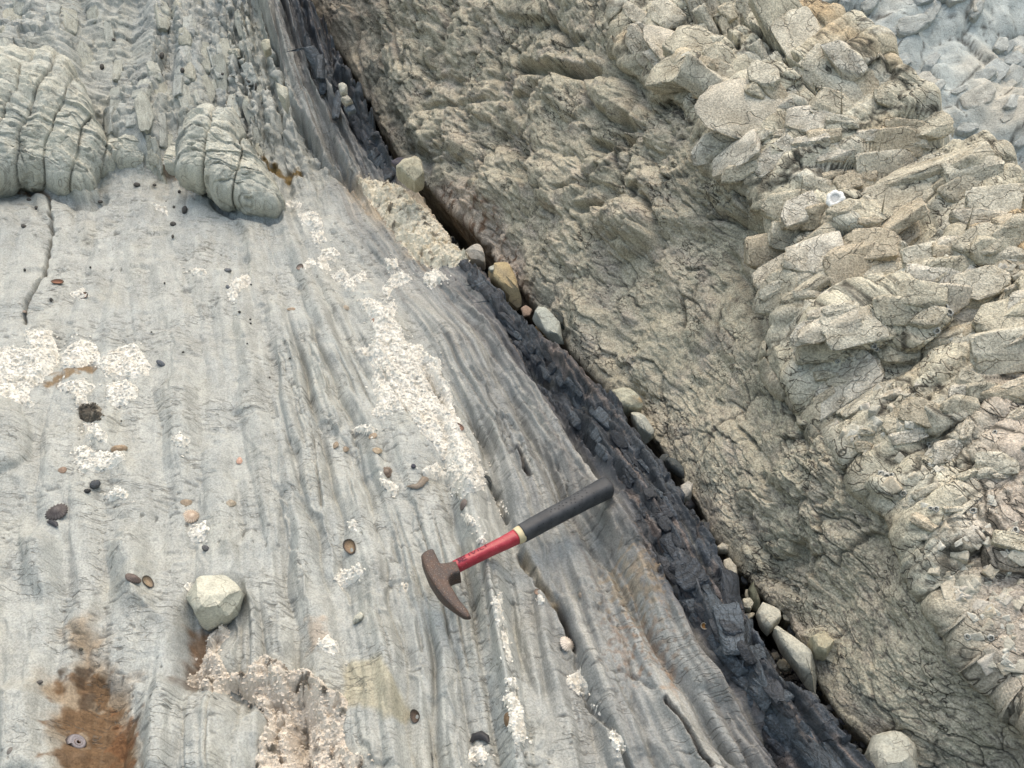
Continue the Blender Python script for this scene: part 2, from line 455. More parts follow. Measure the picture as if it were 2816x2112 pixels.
# shale: the bed rises towards the crevice and breaks off there
jag = -12 + 12 * perlin(Y / .05, X / .3, 51) + 10 * perlin(Y / .02, X / .1, 52) + 6 * perlin(Y / .008, X / .05, 309)
dr = PXg - (xat(DARK_R, PYg) + jag)                  # + = beyond the edge
dl = PXg - (xat(DARK_L, PYg) + 22 * fbm(BW / .012, Y / .10, 4, 53, .65) + 12 * fbm(X / .015, Y / .015, 3, 305))
lam = perlin(BW / .016, Y / .5, 54); lam2 = perlin(BW / .006, Y / .2, 55)
shale = sstep(-6, 6, dl)
sblend = sstep(-95, 25, dl + 75 * fbm(BW / .011, Y / .35, 3, 314))
Z += 0.030 * sstep(-120, 60, dl) * (1 - 0.4 * sstep(1900, 2200, PYg))
_, sb, sbi, _, _ = worley(BW / .05 + .25 * perlin(X / .06, Y / .06, 66), Y / .16 + .4 * perlin(X / .05, Y / .05, 67), 45)
_, kb, kbi, kx, ky_ = worley(BW / .022 + .3 * fbm(X / .03, Y / .03, 3, 306), Y / .040 + .3 * fbm(X / .03, Y / .03, 3, 307), 308)
blk = sstep(0, .05, kb) * ((kbi - .5) * .005 + (kx * np.sin(kbi * 40) + ky_ * np.cos(kbi * 57)) * .007) - .004 * sstep(.06, 0, kb)
Z += shale * (0.011 * lam + 0.005 * lam2 + 0.005 * fbm(X / .02, Y / .02, 4, 56, .6) + (sbi - .5) * .020 * sstep(0, .05, sb) - 0.007 * sstep(.07, 0, sb) + blk)
ridge_top = sstep(520, 380, PYg) * sstep(-10, 12, PXg - xat([(640, -420), (697, 34), (739, 140), (786, 263), (810, 345), (855, 400), (900, 465), (960, 520), (1000, 700)], PYg) + wob)
Z += ridge_top * (0.055 + 0.012 * lam + 0.02 * perlin(Y / .12, X / .2, 57) + 0.006 * fbm(BW / .02, Y / .06, 3, 58))
Z -= 0.05 * sstep(520, 620, PYg) * sstep(780, 660, PYg) * sstep(-60, 60, dl)        # the shale is missing here
Z -= 0.34 * sstep(0, 16, dr) + 0.006 * sstep(-30, 0, dr) * (1 + lam)
Z += 0.008 * sstep(10, 40, dr) * fbm(X / .02, Y / .02, 3, 59)

# the rough upper part: knobs, joints and blocks laid along the slope itself
def smooth2(a, n):
    k = np.ones(n) / n
    for ax in (0, 1):
        a = np.apply_along_axis(lambda v: np.convolve(np.pad(v, n // 2, mode='edge'), k, 'valid'), ax, a)
    return a
Zs = smooth2(Z, 5)
ARC = np.repeat(np.concatenate([[0], np.cumsum(np.hypot(np.diff(RY), np.diff(RZ)))])[:, None], NC, 1).astype(np.float32)
dXc, dYr = np.gradient(X, axis=1), np.gradient(Y, axis=0)
zx = np.gradient(Zs, axis=1) / dXc
zy = (np.gradient(Zs, axis=0) - zx * np.gradient(X, axis=0)) / dYr
nl = np.sqrt(1 + zx * zx + zy * zy)
NX, NY, NZ = -zx / nl, -zy / nl, 1 / nl
ua, ub = .4 * fbm(X / .06, ARC / .06, 3, 361), .4 * fbm(X / .06, ARC / .06, 3, 362)
rough_up = np.clip(upper + lumpm, 0, 1) * (1 - .65 * ridge_top)
E_ = .008 * fbm(BW / .034, ARC / .030, 4, 37, .5) + .012 * fbm(X / .08, ARC / .06, 4, 38)
_, we1, wi1, ox_, oy_ = worley(BW / .048 + ua, ARC / .034 + ub, 43)
E_ += sstep(0, .05, we1) * ((wi1 - .5) * .010 + (ox_ * np.sin(wi1 * 40) + oy_ * np.cos(wi1 * 57)) * .014) - .005 * sstep(.06, 0, we1) * sstep(-.3, .2, perlin(X / .14, ARC / .14, 44))
_, we2, wi2, ox_, oy_ = worley(BW / .020 + ua * 1.5, ARC / .013 + ub * 1.5, 46)
E_ += sstep(0, .06, we2) * ((wi2 - .5) * .004 + (ox_ * np.sin(wi2 * 40) + oy_ * np.cos(wi2 * 57)) * .006)
hj = sstep(.30, .52, perlin(BW / .030 + .4 * ua, ARC / .0085 + 1.2 * ub, 364))
E_ -= .004 * hj
E_ = E_ * rough_up * 1.05 * (.55 + .45 * sstep(-.3, .3, perlin(X / .2, ARC / .2, 363)))
X = X + NX * E_; Y = Y + NY * E_; Z = Z + NZ * E_

Z += .004 * fbm(X / .012, Y / .012, 4, 98, .6) * sstep(-10, 40, sdf(PXg, PYg, RUST))
# ---- colour
PALE = np.array((.362, .368, .342), np.float32); OLIVE = (.335, .335, .262); BLUEG = (.318, .335, .326); WARM = (.385, .375, .32)
C = np.repeat(np.repeat(PALE[None, None], NR, 0), NC, 1)
C = mix(C, BLUEG, .55 * sstep(-.2, .5, .55 * fbm(BW / .07, Y / .35, 3, 71) + .8 * fbm(X / .16, Y / .2, 3, 711)))
C = mix(C, WARM, .45 * sstep(.0, .6, .5 * fbm(BW / .04, Y / .2, 3, 72) + .8 * fbm(X / .09, Y / .11, 4, 721)))
C = mix(C, OLIVE, .75 * np.maximum(lumpm * .9, upper * .35 * sstep(-.3, .4, fbm(X / .2, Y / .2, 3, 73))))
mid = sstep(4.9, 6.0, BEDK)                                                  # greyer, browner marl towards the shale
C = mix(C, (.235, .24, .232), .8 * mid * (1 - upper * .5))
C = mix(C, (.185, .178, .168), .65 * mid * sstep(-.05, .4, fbm(BW / .014, Y / .30, 3, 74) + .55 * sstep(-260, 20, dl) - .22))
C = mix(C, (.40, .39, .35), .6 * mid * sstep(.1, .5, perlin(BW / .012, Y / .3, 75)) * (1 - shale))
C = mix(C, (.19, .18, .17), .8 * ridge_top * sstep(-.5, .5, fbm(BW / .015, Y / .12, 3, 76)))
C = mix(C, (.34, .335, .31), .5 * ridge_top * sstep(.0, .4, perlin(BW / .01, Y / .1, 77)))
nodark = sstep(500, 540, PYg) * sstep(725, 690, PYg)
C = mix(C, (.135, .135, .14), .75 * sblend * (1 - nodark))
C = mix(C, (.07, .076, .088), .7 * sstep(-50, 10, dl + 60 * fbm(BW / .007, Y / .22, 3, 315)) * (1 - nodark))
dk = np.clip(shale * (1 - nodark), 0, 1)
DARK = np.array((.036, .043, .052), np.float32)
C = mix(C, DARK, dk)
C = mix(C, (.07, .085, .098), dk * .7 * sstep(.0, .5, fbm(BW / .03, Y / .12, 3, 78)))
C = mix(C, (.15, .15, .155), dk * .5 * sstep(.1, .5, fbm(BW / .010, Y / .4, 3, 316)))
C = mix(C, (.012, .013, .015), dk * .7 * sstep(.05, 0, kb))
C = mix(C, (.085, .10, .118), dk * .6 * sstep(.6, .95, kbi))
C = mix(C, (.17, .14, .125), dk * .8 * sstep(.28, .55, perlin(BW / .0095, Y / .32, 79) + .25 * perlin(X / .02, Y / .02, 80)))
C = mix(C, (.22, .18, .155), dk * .7 * sstep(.035, .0, sb) * sstep(-.2, .4, perlin(X / .03, Y / .03, 81)))
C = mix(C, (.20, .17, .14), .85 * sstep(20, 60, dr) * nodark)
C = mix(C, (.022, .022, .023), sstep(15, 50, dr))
# stains with a shape of their own
def stain(poly, c, amt, feather=25, n=60, sc=.04):
    global C
    d = sdf(PXg, PYg, poly) + n * fbm(X / sc, Y / sc, 4, 90 + len(poly))
    C = mix(C, c, amt * sstep(-feather, feather, d))
stain(RUST, (.27, .185, .10), .7, 40, 90, .05)
stain([(180, 1880), (260, 1860), (300, 1950), (360, 1960), (360, 2200), (185, 2200), (160, 2000)], (.125, .070, .032), .85, 22, 140, .03)
stain([(180, 1800), (235, 1800), (250, 1920), (180, 1930)], (.06, .04, .025), .85, 20, 110, .03)
stain([(300, 1960), (350, 1960), (350, 2090), (300, 2090)], (.17, .085, .04), .75, 20, 120, .02)
stain([(505, 1700), (560, 1700), (575, 1790), (520, 1800)], (.21, .11, .045), .8, 14, 30, .02)
stain([(500, 1790), (570, 1770), (560, 1860), (470, 1870)], (.10, .07, .05), .7, 20, 40, .02)
stain([(950, 1800), (1050, 1820), (1130, 1960), (1060, 1990), (930, 1920)], (.36, .325, .225), .7, 14, 25)
stain([(1680, 1570), (1790, 1590), (1800, 1680), (1700, 1660)], (.25, .18, .10), .5, 30, 160, .012)
stain([(1690, 1720), (1730, 1730), (1740, 1850), (1700, 1800)], (.20, .13, .085), .45, 26, 150, .010)
stain([(1750, 1730), (1800, 1740), (1830, 1820), (1790, 1820)], (.19, .12, .07), .5, 26, 150, .010)
stain([(1830, 1830), (1860, 1850), (1860, 1920), (1830, 1910)], (.25, .15, .08), .6, 12, 40, .02)
stain(cr('E', [(270, 860), (400, 760), (560, 720), (640, 740), (520, 790), (360, 840), (280, 900)]), (.19, .13, .07), .9, 8, 30, .02)
stain([(835, 1700), (900, 1710), (920, 1770), (850, 1780)], (.42, .34, .26), .6, 12, 40, .02)
stain([(20, 512), (110, 510), (130, 530), (60, 530)], (.20, .11, .05), .9, 6, 16)
stain(cr('A', [(1680, 1060), (1760, 1100), (1960, 1120), (1960, 1165), (1800, 1165), (1720, 1120)]), (.13, .085, .025), .95, 6, 16, .02)
stain(cr('A', [(960, 1130), (1150, 1130), (1150, 1160), (1000, 1150)]), (.20, .13, .07), .8, 6, 16)
stain([(930, 480), (1190, 560), (1300, 715), (1180, 735), (1060, 640)], (.36, .30, .22), .8, 18, 30)
C = mix(C, (.06, .05, .045), .75 * sstep(10, 2, dline(PXg + wob * .5, PYg, [(1422, 1235), (1440, 1280), (1458, 1320)])))
C = mix(C, (.05, .042, .035), .8 * sstep(16, 4, dline(PXg + wob * .5, PYg, [(1530, 1640), (1556, 1700), (1572, 1750)])))
C = mix(C, (.10, .085, .07), .7 * sstep(11, 2, dline(PXg + wob, PYg, [(1831, 1940), (1882, 2016), (1925, 2088), (1950, 2120)])))
C = mix(C, (.30, .25, .17), .6 * sstep(16, 3, dline(PXg + wob, PYg, [(1440, 1520), (1490, 1600), (1530, 1640)])))
C = mix(C, (.10, .095, .075), .6 * rough_up * np.clip(sstep(.05, 0, we1) * sstep(-.2, .25, perlin(X / .14, ARC / .14, 44)) + .5 * hj * sstep(-.1, .3, perlin(X / .1, ARC / .1, 366)), 0, 1) * (.45 + .55 * lumpm))
C = mix(C, (.24, .225, .175), .35 * sstep(.06, .0, B1) * np.clip(cen + .2 * left + .3 * upper, 0, 1) * sstep(-.3, .3, perlin(X / .05, Y / .12, 317)))
C *= (1 - .5 * pit)[..., None]
C *= (1 - .40 * tick * (1 - shale))[..., None]
C *= (1 + .16 * fbm(X / .10, Y / .12, 5, 95, .6) + .05 * r4 * (cen + mar) + .10 * fbm(X / .012, Y / .012, 3, 97, .6))[..., None]
C = np.clip(C, .012, .8)

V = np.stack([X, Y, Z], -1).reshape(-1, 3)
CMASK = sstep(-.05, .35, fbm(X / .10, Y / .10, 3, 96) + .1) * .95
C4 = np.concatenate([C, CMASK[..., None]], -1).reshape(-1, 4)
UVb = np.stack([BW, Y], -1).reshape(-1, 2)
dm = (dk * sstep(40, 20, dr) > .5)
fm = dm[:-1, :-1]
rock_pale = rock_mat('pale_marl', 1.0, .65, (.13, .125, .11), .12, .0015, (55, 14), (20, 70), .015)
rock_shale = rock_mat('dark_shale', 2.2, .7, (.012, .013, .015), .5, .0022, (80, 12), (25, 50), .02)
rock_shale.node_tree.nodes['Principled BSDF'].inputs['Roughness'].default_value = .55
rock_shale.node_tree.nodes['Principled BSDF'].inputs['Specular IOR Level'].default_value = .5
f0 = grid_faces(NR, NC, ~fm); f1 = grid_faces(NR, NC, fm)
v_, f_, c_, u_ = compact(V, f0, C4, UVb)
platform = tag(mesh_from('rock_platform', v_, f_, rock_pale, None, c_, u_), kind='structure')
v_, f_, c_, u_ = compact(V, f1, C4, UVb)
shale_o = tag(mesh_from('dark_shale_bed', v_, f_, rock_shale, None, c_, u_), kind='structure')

def plat_z(x, y):
    """height of the platform at world x, y"""
    x = np.asarray(x, float); y = np.asarray(y, float)
    i = np.interp(y, RY, np.arange(NR))
    a = np.clip(i.astype(int), 0, NR - 2)
    w = i - a
    j = np.empty_like(i)
    px = x / np.interp(y, RY, depth) * F + 1408
    rr = np.interp(y, RY, right)
    j = np.where(px < -120, (px + 1100) / 980 * 60, 60 + (px + 120) / (rr + 120) * (NC - 61))
    return lookup(Z, i, j)

def on_platform(px, py):
    """where the sight line through a photograph pixel meets the platform"""
    px = np.atleast_1d(np.asarray(px, float)); py = np.atleast_1d(np.asarray(py, float))
    d = ray(px, py)
    lo = np.full(px.shape, .5); hi = None
    ts = np.linspace(.7, 4.6, 500)
    P = CAM + d[:, None, :] * ts[None, :, None]
    below = P[..., 2] < plat_z(P[..., 0], P[..., 1])
    k = np.argmax(below, 1); k = np.maximum(k, 1)
    a = ts[k - 1]; b = ts[k]
    for _ in range(8):
        m = (a + b) / 2
        Q = CAM + d * m[:, None]
        u = Q[:, 2] < plat_z(Q[:, 0], Q[:, 1])
        b = np.where(u, m, b); a = np.where(u, a, m)
    return CAM + d * b[:, None]

def plat_n(x, y, e=.012):
    dx = (plat_z(x + e, y) - plat_z(x - e, y)) / (2 * e); dy = (plat_z(x, y + e) - plat_z(x, y - e)) / (2 * e)
    n = np.stack([-dx, -dy, np.ones_like(dx)], -1)
    return n / np.linalg.norm(n, axis=-1, keepdims=True)
# ------------------------------------------------------------------ the rock face beyond the crevice
NS = 880
foot_py = np.concatenate([np.linspace(-420, -60, 40, endpoint=False), np.linspace(-60, 2200, NS - 90, endpoint=False), np.linspace(2200, 2800, 50)])
foot_px = xat(WALL_L, foot_py)
ky = np.ones(25) / 25
foot_px = np.convolve(np.pad(foot_px, 12, mode='edge'), ky, 'valid')
fy_ = np.interp(-foot_py, -_py, _y)
FOOT = np.stack([(foot_px - 1408) / F * (fy_ * CT + (CAM_H - base_z(fy_)) * ST), fy_, base_z(fy_)], -1)
EQ = np.array([.9009, .434, 0.0])
LEDGE = [(1660, -700), (1690, -200), (1731, 85), (1753, 204), (1846, 276), (1944, 323), (1965, 361), (1970, 459), (2037, 489), (2122, 565), (2160, 616), (2120, 690),
         (2071, 746), (2097, 823), (2169, 887), (2160, 976), (2165, 1035), (2229, 1086), (2258, 1150), (2326, 1214), (2386, 1299), (2420, 1370), (2500, 1460),
         (2560, 1600), (2640, 1730), (2750, 1850), (2850, 1930), (3300, 2400)]
CREST = [(1500, -700), (1850, -260), (2150, 0), (2330, 120), (2420, 240), (2560, 300), (2700, 420), (2816, 555), (3100, 850), (4000, 1700)]
A1 = math.tan(math.radians(47)); A2 = math.tan(math.radians(25))
qs = np.linspace(0, 1.6, 900)
def first_cross(P, line):
    px, py, d = project(P)
    hit = (px > xat(line, py)) & (d > .05) | (d <= .05)
    k = np.argmax(hit, 1)
    k = np.where(hit.any(1), k, P.shape[1] - 1)
    return k
def smooth1(a, n=21):
    return np.convolve(np.pad(a, n // 2, mode='edge'), np.ones(n) / n, 'valid')
Pf = FOOT[:, None, :] + qs[None, :, None] * EQ + np.array([0, 0, 1.0]) * (qs * A1)[None, :, None]
QL = smooth1(np.clip(qs[first_cross(Pf, LEDGE)], .05, .55), 15)
Pt = FOOT[:, None, :] + (QL[:, None, None] + qs[None, :, None]) * EQ + np.array([0, 0, 1.0]) * (QL[:, None] * A1 + .05 + qs[None, :] * A2)[..., None]
QC = smooth1(np.clip(qs[first_cross(Pt, CREST)], .06, 1.3), 41)
sl = np.concatenate([[0], np.cumsum(np.linalg.norm(np.diff(FOOT, axis=0), axis=1))])
lip = .048 + .03 * perlin(sl / .12, sl * 0 + .3, 5) + .015 * perlin(sl / .03, sl * 0 + .6, 6)
# profile in (q, z) for every position along the foot
NU, NF, NL, NT_, NB = 24, 250, 26, 236, 34
rows_q = []; rows_z = []
for i in range(NS):
    ql, qc = QL[i], QC[i]
    zf = ql * A1
    knots = [(.13, -.34), (.01, -.035), (ql, zf), (ql - .6 * lip[i], zf + .4 * lip[i]), (ql + .015, zf + 1.5 * lip[i]), (ql + qc, zf + 1.5 * lip[i] + qc * A2), (ql + qc + .10, zf + qc * A2 - .12), (ql + qc + .22, zf + qc * A2 - .55)]
    cnt = [NU, NF, NL // 2, NL - NL // 2, NT_, NB // 2, NB - NB // 2]
    q = np.concatenate([np.linspace(knots[k][0], knots[k + 1][0], cnt[k], endpoint=False) for k in range(7)])
    z = np.concatenate([np.linspace(knots[k][1], knots[k + 1][1], cnt[k], endpoint=False) for k in range(7)])
    rows_q.append(q); rows_z.append(z)
WQ = np.array(rows_q); WZ = np.array(rows_z)
NQ = WQ.shape[1]
def blur(a, n, ax):
    k = np.ones(n) / n
    p = [(0, 0), (0, 0)]; p[ax] = (n // 2, n // 2)
    return np.apply_along_axis(lambda v: np.convolve(v, k, 'valid'), ax, np.pad(a, p, mode='edge'))
for _ in range(2):
    WQ = blur(WQ, 7, 1); WZ = blur(WZ, 7, 1)
WP = FOOT[:, None, :] + WQ[..., None] * EQ + np.array([0, 0, 1.0]) * WZ[..., None]
WPX, WPY, WD = project(WP)
WPX = WPX.astype(np.float32); WPY = WPY.astype(np.float32)
S = np.repeat(sl[:, None], NQ, 1).astype(np.float32)
W = np.concatenate([np.zeros((NS, 1)), np.cumsum(np.hypot(np.diff(WQ, axis=1), np.diff(WZ, axis=1)), 1)], 1)
W = (W - W[:, NU:NU + 1]).astype(np.float32)
dS = np.gradient(WP, axis=0); dW = np.gradient(WP, axis=1)
WN = np.cross(dS, dW); WN /= np.linalg.norm(WN, axis=-1, keepdims=True) + 1e-12
if WN[NS // 2, NU + NF // 2, 2] < 0: WN = -WN
ci = np.arange(NQ)
top = np.repeat(sstep(NU + NF - 4, NU + NF + NL, ci)[None], NS, 0).astype(np.float32)     # 0 on the lower face, 1 above the ledge
face = 1 - top
MW = (WD / F).astype(np.float32)

# blocks and beds. On the top the beds run away from the ledge (along W) at a slant; on the face along S.
wx = .030 * fbm(S / .16, W / .16, 3, 101); wy = .030 * fbm(S / .16, W / .16, 3, 102)
s_, w_ = S + wx, W + wy
far = sstep(500, 150, WPY) * sstep(2150, 1750, WPX)
up_r = np.clip(sstep(480, 200, WPY) * top, 0, 1)
bu = np.where(top > .5, (s_ * .90 - w_ * .44), s_)        # across the beds on the top
bv = np.where(top > .5, (w_ * .90 + s_ * .44), w_)
D = np.zeros_like(S)
D += .045 * fbm(S / .42, W / .42, 3, 103) * (1 - .3 * top)
D += (.026 * face + .012 * top) * fbm(S / .14, W / .11, 4, 104) + top * .014 * fbm(bu / .12, bv / .3, 2, 171)
fa, fb = .5 * fbm(S / .07, W / .07, 4, 108, .6), .5 * fbm(S / .07, W / .07, 4, 1080, .6)
def facets(u, v, seed, step, tilt, cw, cd):
    """angular blocks: every cell has its own height and tilt, with a crack around it"""
    n, e, i, ox, oy = worley(u, v, seed)
    b = (i - .5) * step + (ox * np.sin(i * 40) + oy * np.cos(i * 57)) * tilt
    return b * sstep(-cw * .3, cw * .5, e) - cd * sstep(cw, 0, e), e, i, n
nodm = sstep(-.15, .45, fbm(S / .3, W / .3, 2, 106) + .45 * sstep(900, 500, WPY))
# face: nodular bulges elongated along the crevice
n1, e1, i1, _, _ = worley(s_ / .17 + fa, w_ / .085 + fb, 105)
D += face * nodm * (.042 * np.sqrt(np.clip(1 - (n1 / .75) ** 2, 0, 1)) + .016 * (i1 - .5))
f2, e2, i2, n2 = facets(s_ / .060 + fa, w_ / .036 + fb, 107, .008, .011, .06, .003)
D += face * (.35 + .65 * nodm) * (f2 + .006 * np.sqrt(np.clip(1 - (n2 / .8) ** 2, 0, 1)))
f3, e3, i3, n3 = facets(s_ / .024 + fa * 1.6, w_ / .014 + fb * 1.6, 109, .0035, .005, .08, .0015)
calm = sstep(650, 1000, WPY)
D += face * f3 * (1 - .45 * calm)
D += .0032 * fbm(S / .014, W / .009, 4, 110, .6) * face
cv = np.abs(fbm(S / .045, W / .030, 4, 147, .55)); cv2 = np.abs(fbm(S / .022, W / .05, 3, 148, .55))
veins = np.maximum(sstep(.035, 0, cv) * sstep(-.1, .3, perlin(S / .09, W / .09, 149)), .8 * sstep(.03, 0, cv2) * sstep(.0, .3, perlin(S / .08, W / .08, 150)))
crk_f = np.maximum(np.maximum(.8 * sstep(.06, .0, e2) * sstep(.0, .35, perlin(S / .1, W / .1, 111)), .4 * sstep(.08, 0, e3) * sstep(.1, .45, perlin(S / .07, W / .06, 112))), .85 * veins * nodm)
D -= face * .0040 * crk_f
# top: stepped beds, blocks, fragments
frag = sstep(-.1, .35, fbm(S / .22, W / .22, 2, 119) + .5 * sstep(1000, 1500, WPY) - .28)
g1_, te1, ti1, t1 = facets(bu / .115 + fa * .7, bv / .30 + fb * .7, 113, .018, .014, .020, .010)
g2_, te2, ti2, t2 = facets(bu / .032 + fa, bv / .070 + fb, 115, .007, .009, .045, .007)
g3_, te3, ti3, t3 = facets(bu / .014 + fa * 1.6, bv / .024 + fb * 1.6, 117, .003, .005, .08, .003)
def even(a, k):
    """take the saw teeth off fracture steps that run askew to the mesh"""
    for _ in range(k):
        q_ = np.pad(a, 1, mode='edge'); a = (2 * a + q_[:-2, 1:-1] + q_[2:, 1:-1] + q_[1:-1, :-2] + q_[1:-1, 2:]) / 6
    return a
g1_, g2_, g3_ = even(g1_, 7), even(g2_, 3), even(g3_, 1)
D += top * (.6 * g1_ + .006 * perlin(bu / .05, bv / .5, 118) + .006 * np.sqrt(np.clip(1 - t1 ** 2, 0, 1)))
m2 = sstep(-.15, .3, perlin(S / .11, W / .11, 121))
D += top * (.4 + .6 * m2) * (g2_ + .003 * np.sqrt(np.clip(1 - (t2 / .8) ** 2, 0, 1)))
D += top * frag * (g3_ + .002 * np.sqrt(np.clip(1 - (t3 / .8) ** 2, 0, 1)))
D += top * (.0022 * fbm(bu / .012, bv / .03, 4, 120, .6) - .003 * veins)
crk_t = np.maximum(np.maximum(sstep(.05, 0, te1), .95 * sstep(.06, .0, te2) * (.35 + .65 * m2)), np.maximum(.75 * sstep(.11, 0, te3) * frag, .8 * veins))
wobw = 12 * perlin(S / .05, W / .05, 122) + 6 * perlin(S / .02, W / .02, 123)
# measured features
def wl(line, wd, dp):
    global D
    D -= dp * sstep(wd, 0, dline(WPX + wobw * .5, WPY + wobw * .5, line))
def wb(poly, h, r, p=2.0):
    global D
    d = np.clip((sdf(WPX, WPY, poly) + wobw * .6) * MW, 0, r) / r
    D += h * (1 - (1 - d) ** p) ** (1 / p)
wb([(1640, 250), (1680, 225), (1740, 232), (1762, 260), (1760, 330), (1720, 350), (1665, 320)], .045, .03)
wb([(1120, 370), (1180, 315), (1270, 310), (1330, 380), (1320, 440), (1260, 460), (1150, 440)], .035, .05)
wb([(1480, 480), (1540, 440), (1620, 450), (1640, 540), (1580, 610), (1500, 570)], .03, .04)
wb([(1660, 590), (1760, 560), (1830, 600), (1830, 680), (1740, 720), (1670, 660)], .03, .04)
wb([(1560, 220), (1640, 240), (1650, 320), (1590, 360), (1540, 300)], .02, .03)
wb([(1880, 150), (1960, 165), (1980, 230), (1930, 258), (1870, 240), (1855, 190)], .03, .025)
wb([(2180, 590), (2250, 560), (2400, 560), (2500, 590), (2440, 640), (2330, 655), (2220, 640), (2170, 620)], .035, .022, 3)
wb([(2165, 650), (2300, 660), (2500, 670), (2510, 690), (2400, 740), (2200, 750)], .02, .02, 3)
wb([(2230, 860), (2330, 830), (2430, 790), (2580, 800), (2600, 900), (2540, 980), (2400, 960), (2250, 950), (2200, 930)], .030, .03, 3)
wb([(2540, 1130), (2640, 1110), (2640, 1150), (2570, 1200), (2540, 1190)], .018, .02)
wb([(2395, 1310), (2470, 1330), (2470, 1370), (2420, 1370)], .02, .015)
wb([(2200, 1740), (2260, 1720), (2310, 1760), (2290, 1820), (2230, 1800)], .035, .03)
wl([(1450, 195), (1530, 215), (1600, 225), (1650, 215)], 26, .045)
wl([(1180, 305), (1240, 298), (1300, 300), (1370, 290), (1400, 280)], 16, .02)
wl([(1740, 360), (1790, 380), (1760, 420), (1730, 400)], 30, .04)
wl([(1650, 410), (1700, 420), (1760, 410)], 22, .03)
wl([(1560, 540), (1650, 520), (1680, 480)], 12, .02)
wl([(1620, 590), (1690, 580)], 16, .03)
wl([(1800, 560), (1830, 620), (1825, 680)], 12, .02)
wl([(1095, 10), (1110, 80), (1125, 160), (1140, 210)], 8, .02)
wl([(1000, 60), (985, 150), (1010, 220), (1020, 300)], 10, .02)
wl([(1880, 820), (1880, 900)], 8, .02)
wl([(2040, 1180), (2060, 1200), (2100, 1240)], 8, .015)
wl([(2040, 60), (2120, 120), (2180, 170), (2250, 230)], 10, .025)
wl([(2160, 180), (2250, 260), (2330, 310)], 12, .03)
wl([(2030, 130), (1960, 60), (1900, 20)], 12, .02)
wl([(2000, 700), (2050, 790), (2100, 930), (2150, 1060), (2260, 1240)], 22, .015)
D -= .10 * np.exp(-((sl[:, None] - np.interp(640, foot_py, sl)) / .10) ** 2) * sstep(.10, .0, W) * sstep(-.28, -.02, W) * .35
# keep the buried edge and the crest ends calm
D *= np.repeat(sstep(NQ, NQ - 24, ci)[None], NS, 0)
lowf = sstep(-.03, .10, W)
D = np.where(D > 0, D * (.12 + .88 * lowf), D)
WPd = WP + WN * D[..., None]

# ---- colour
BUFF = np.array((.46, .42, .325), np.float32)
WC = np.repeat(np.repeat(BUFF[None, None], NS, 0), NQ, 1)
WC = mix(WC, (.40, .375, .29), .7 * face * sstep(-.3, .4, fbm(S / .2, W / .2, 3, 131)))
WC = mix(WC, (.52, .455, .36), .6 * face * sstep(-.05, .5, fbm(S / .10, W / .08, 4, 132)))
WC = mix(WC, (.38, .335, .29), .55 * face * sstep(.0, .5, fbm(S / .07, W / .05, 4, 133)))
CREAM = (.61, .575, .455)
WC = mix(WC, CREAM, top * (.45 + .4 * sstep(-.3, .4, fbm(S / .12, W / .12, 3, 134))))
WC = mix(WC, (.42, .36, .26), .55 * top * sstep(.0, .5, fbm(S / .10, W / .10, 4, 135)))
WC = mix(WC, (.56, .55, .48), .6 * top * sstep(.55, .9, ti2))
WC = mix(WC, (.48, .33, .17), .7 * top * sstep(.15, .55, fbm(S / .18, W / .12, 3, 136) + .35 * sstep(2550, 2750, WPX) * sstep(300, 480, WPY) * sstep(900, 650, WPY) + .3 * sstep(300, 100, WPY) * sstep(2000, 2150, WPX)))
WC = mix(WC, (.48, .40, .34), .65 * top * sstep(2560, 2780, WPX) * sstep(850, 1150, WPY))
WC = mix(WC, (.33, .27, .21), .5 * sstep(330, 60, WPY) * sstep(1250, 900, WPX))
# dark lichen and dirt in the cracks, speckles on the face
dirt = np.clip(face * crk_f * .85 + top * crk_t * .95, 0, 1)
WC = mix(WC, (.055, .05, .04), dirt)
spk = sstep(.08, .36, fbm(S / .012, W / .006, 4, 137, .6)) * sstep(-.25, .30, fbm(S / .16, W / .10, 3, 138) + .45 * sstep(1000, 1500, WPY) - .05)
WC = mix(WC, (.075, .065, .062), .72 * spk * face)
WC = mix(WC, (.09, .08, .065), .55 * top * sstep(.2, .5, fbm(S / .009, W / .007, 3, 139)) * sstep(0, .4, fbm(S / .12, W / .1, 2, 140)))
fib = sdf(WPX, WPY, [(1200, 520), (1300, 500), (1380, 560), (1400, 640), (1460, 700), (1470, 820), (1440, 860), (1380, 760), (1290, 700), (1230, 600)]) + 30 * fbm(S / .05, W / .05, 3, 141)
WC = mix(WC, (.47, .40, .33), .8 * sstep(-15, 25, fib))
WC = mix(WC, (.16, .085, .045), .85 * sstep(-15, 25, fib) * sstep(.08, .4, fbm(S / .012, W / .04, 3, 142) + .2 * perlin(S / .08, W / .08, 143)))
D2 = sstep(-15, 25, fib) * .006 * fbm(S / .008, W / .03, 3, 144)
WPd += WN * D2[..., None]
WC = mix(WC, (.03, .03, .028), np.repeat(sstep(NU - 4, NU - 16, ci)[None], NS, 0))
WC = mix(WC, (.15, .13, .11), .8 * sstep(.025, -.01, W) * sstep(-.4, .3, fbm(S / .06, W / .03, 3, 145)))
WC *= (1 + .16 * fbm(S / .05, W / .04, 4, 146))[..., None]
WC = np.clip(WC, .015, .75)
rock_buff = rock_mat('buff_nodular_rock', 1.7, .85, (.05, .045, .037), .16, .0026, (60, 60), (40, 55), .024)
wall = tag(mesh_from('rock_face', WPd.reshape(-1, 3), grid_faces(NS, NQ), rock_buff, None, np.concatenate([WC, (.15 + .85 * sstep(-.1, .35, fbm(S / .08, W / .08, 3, 170) + .15 * top))[..., None]], -1).reshape(-1, 4), np.stack([S, W], -1).reshape(-1, 2)), kind='structure')

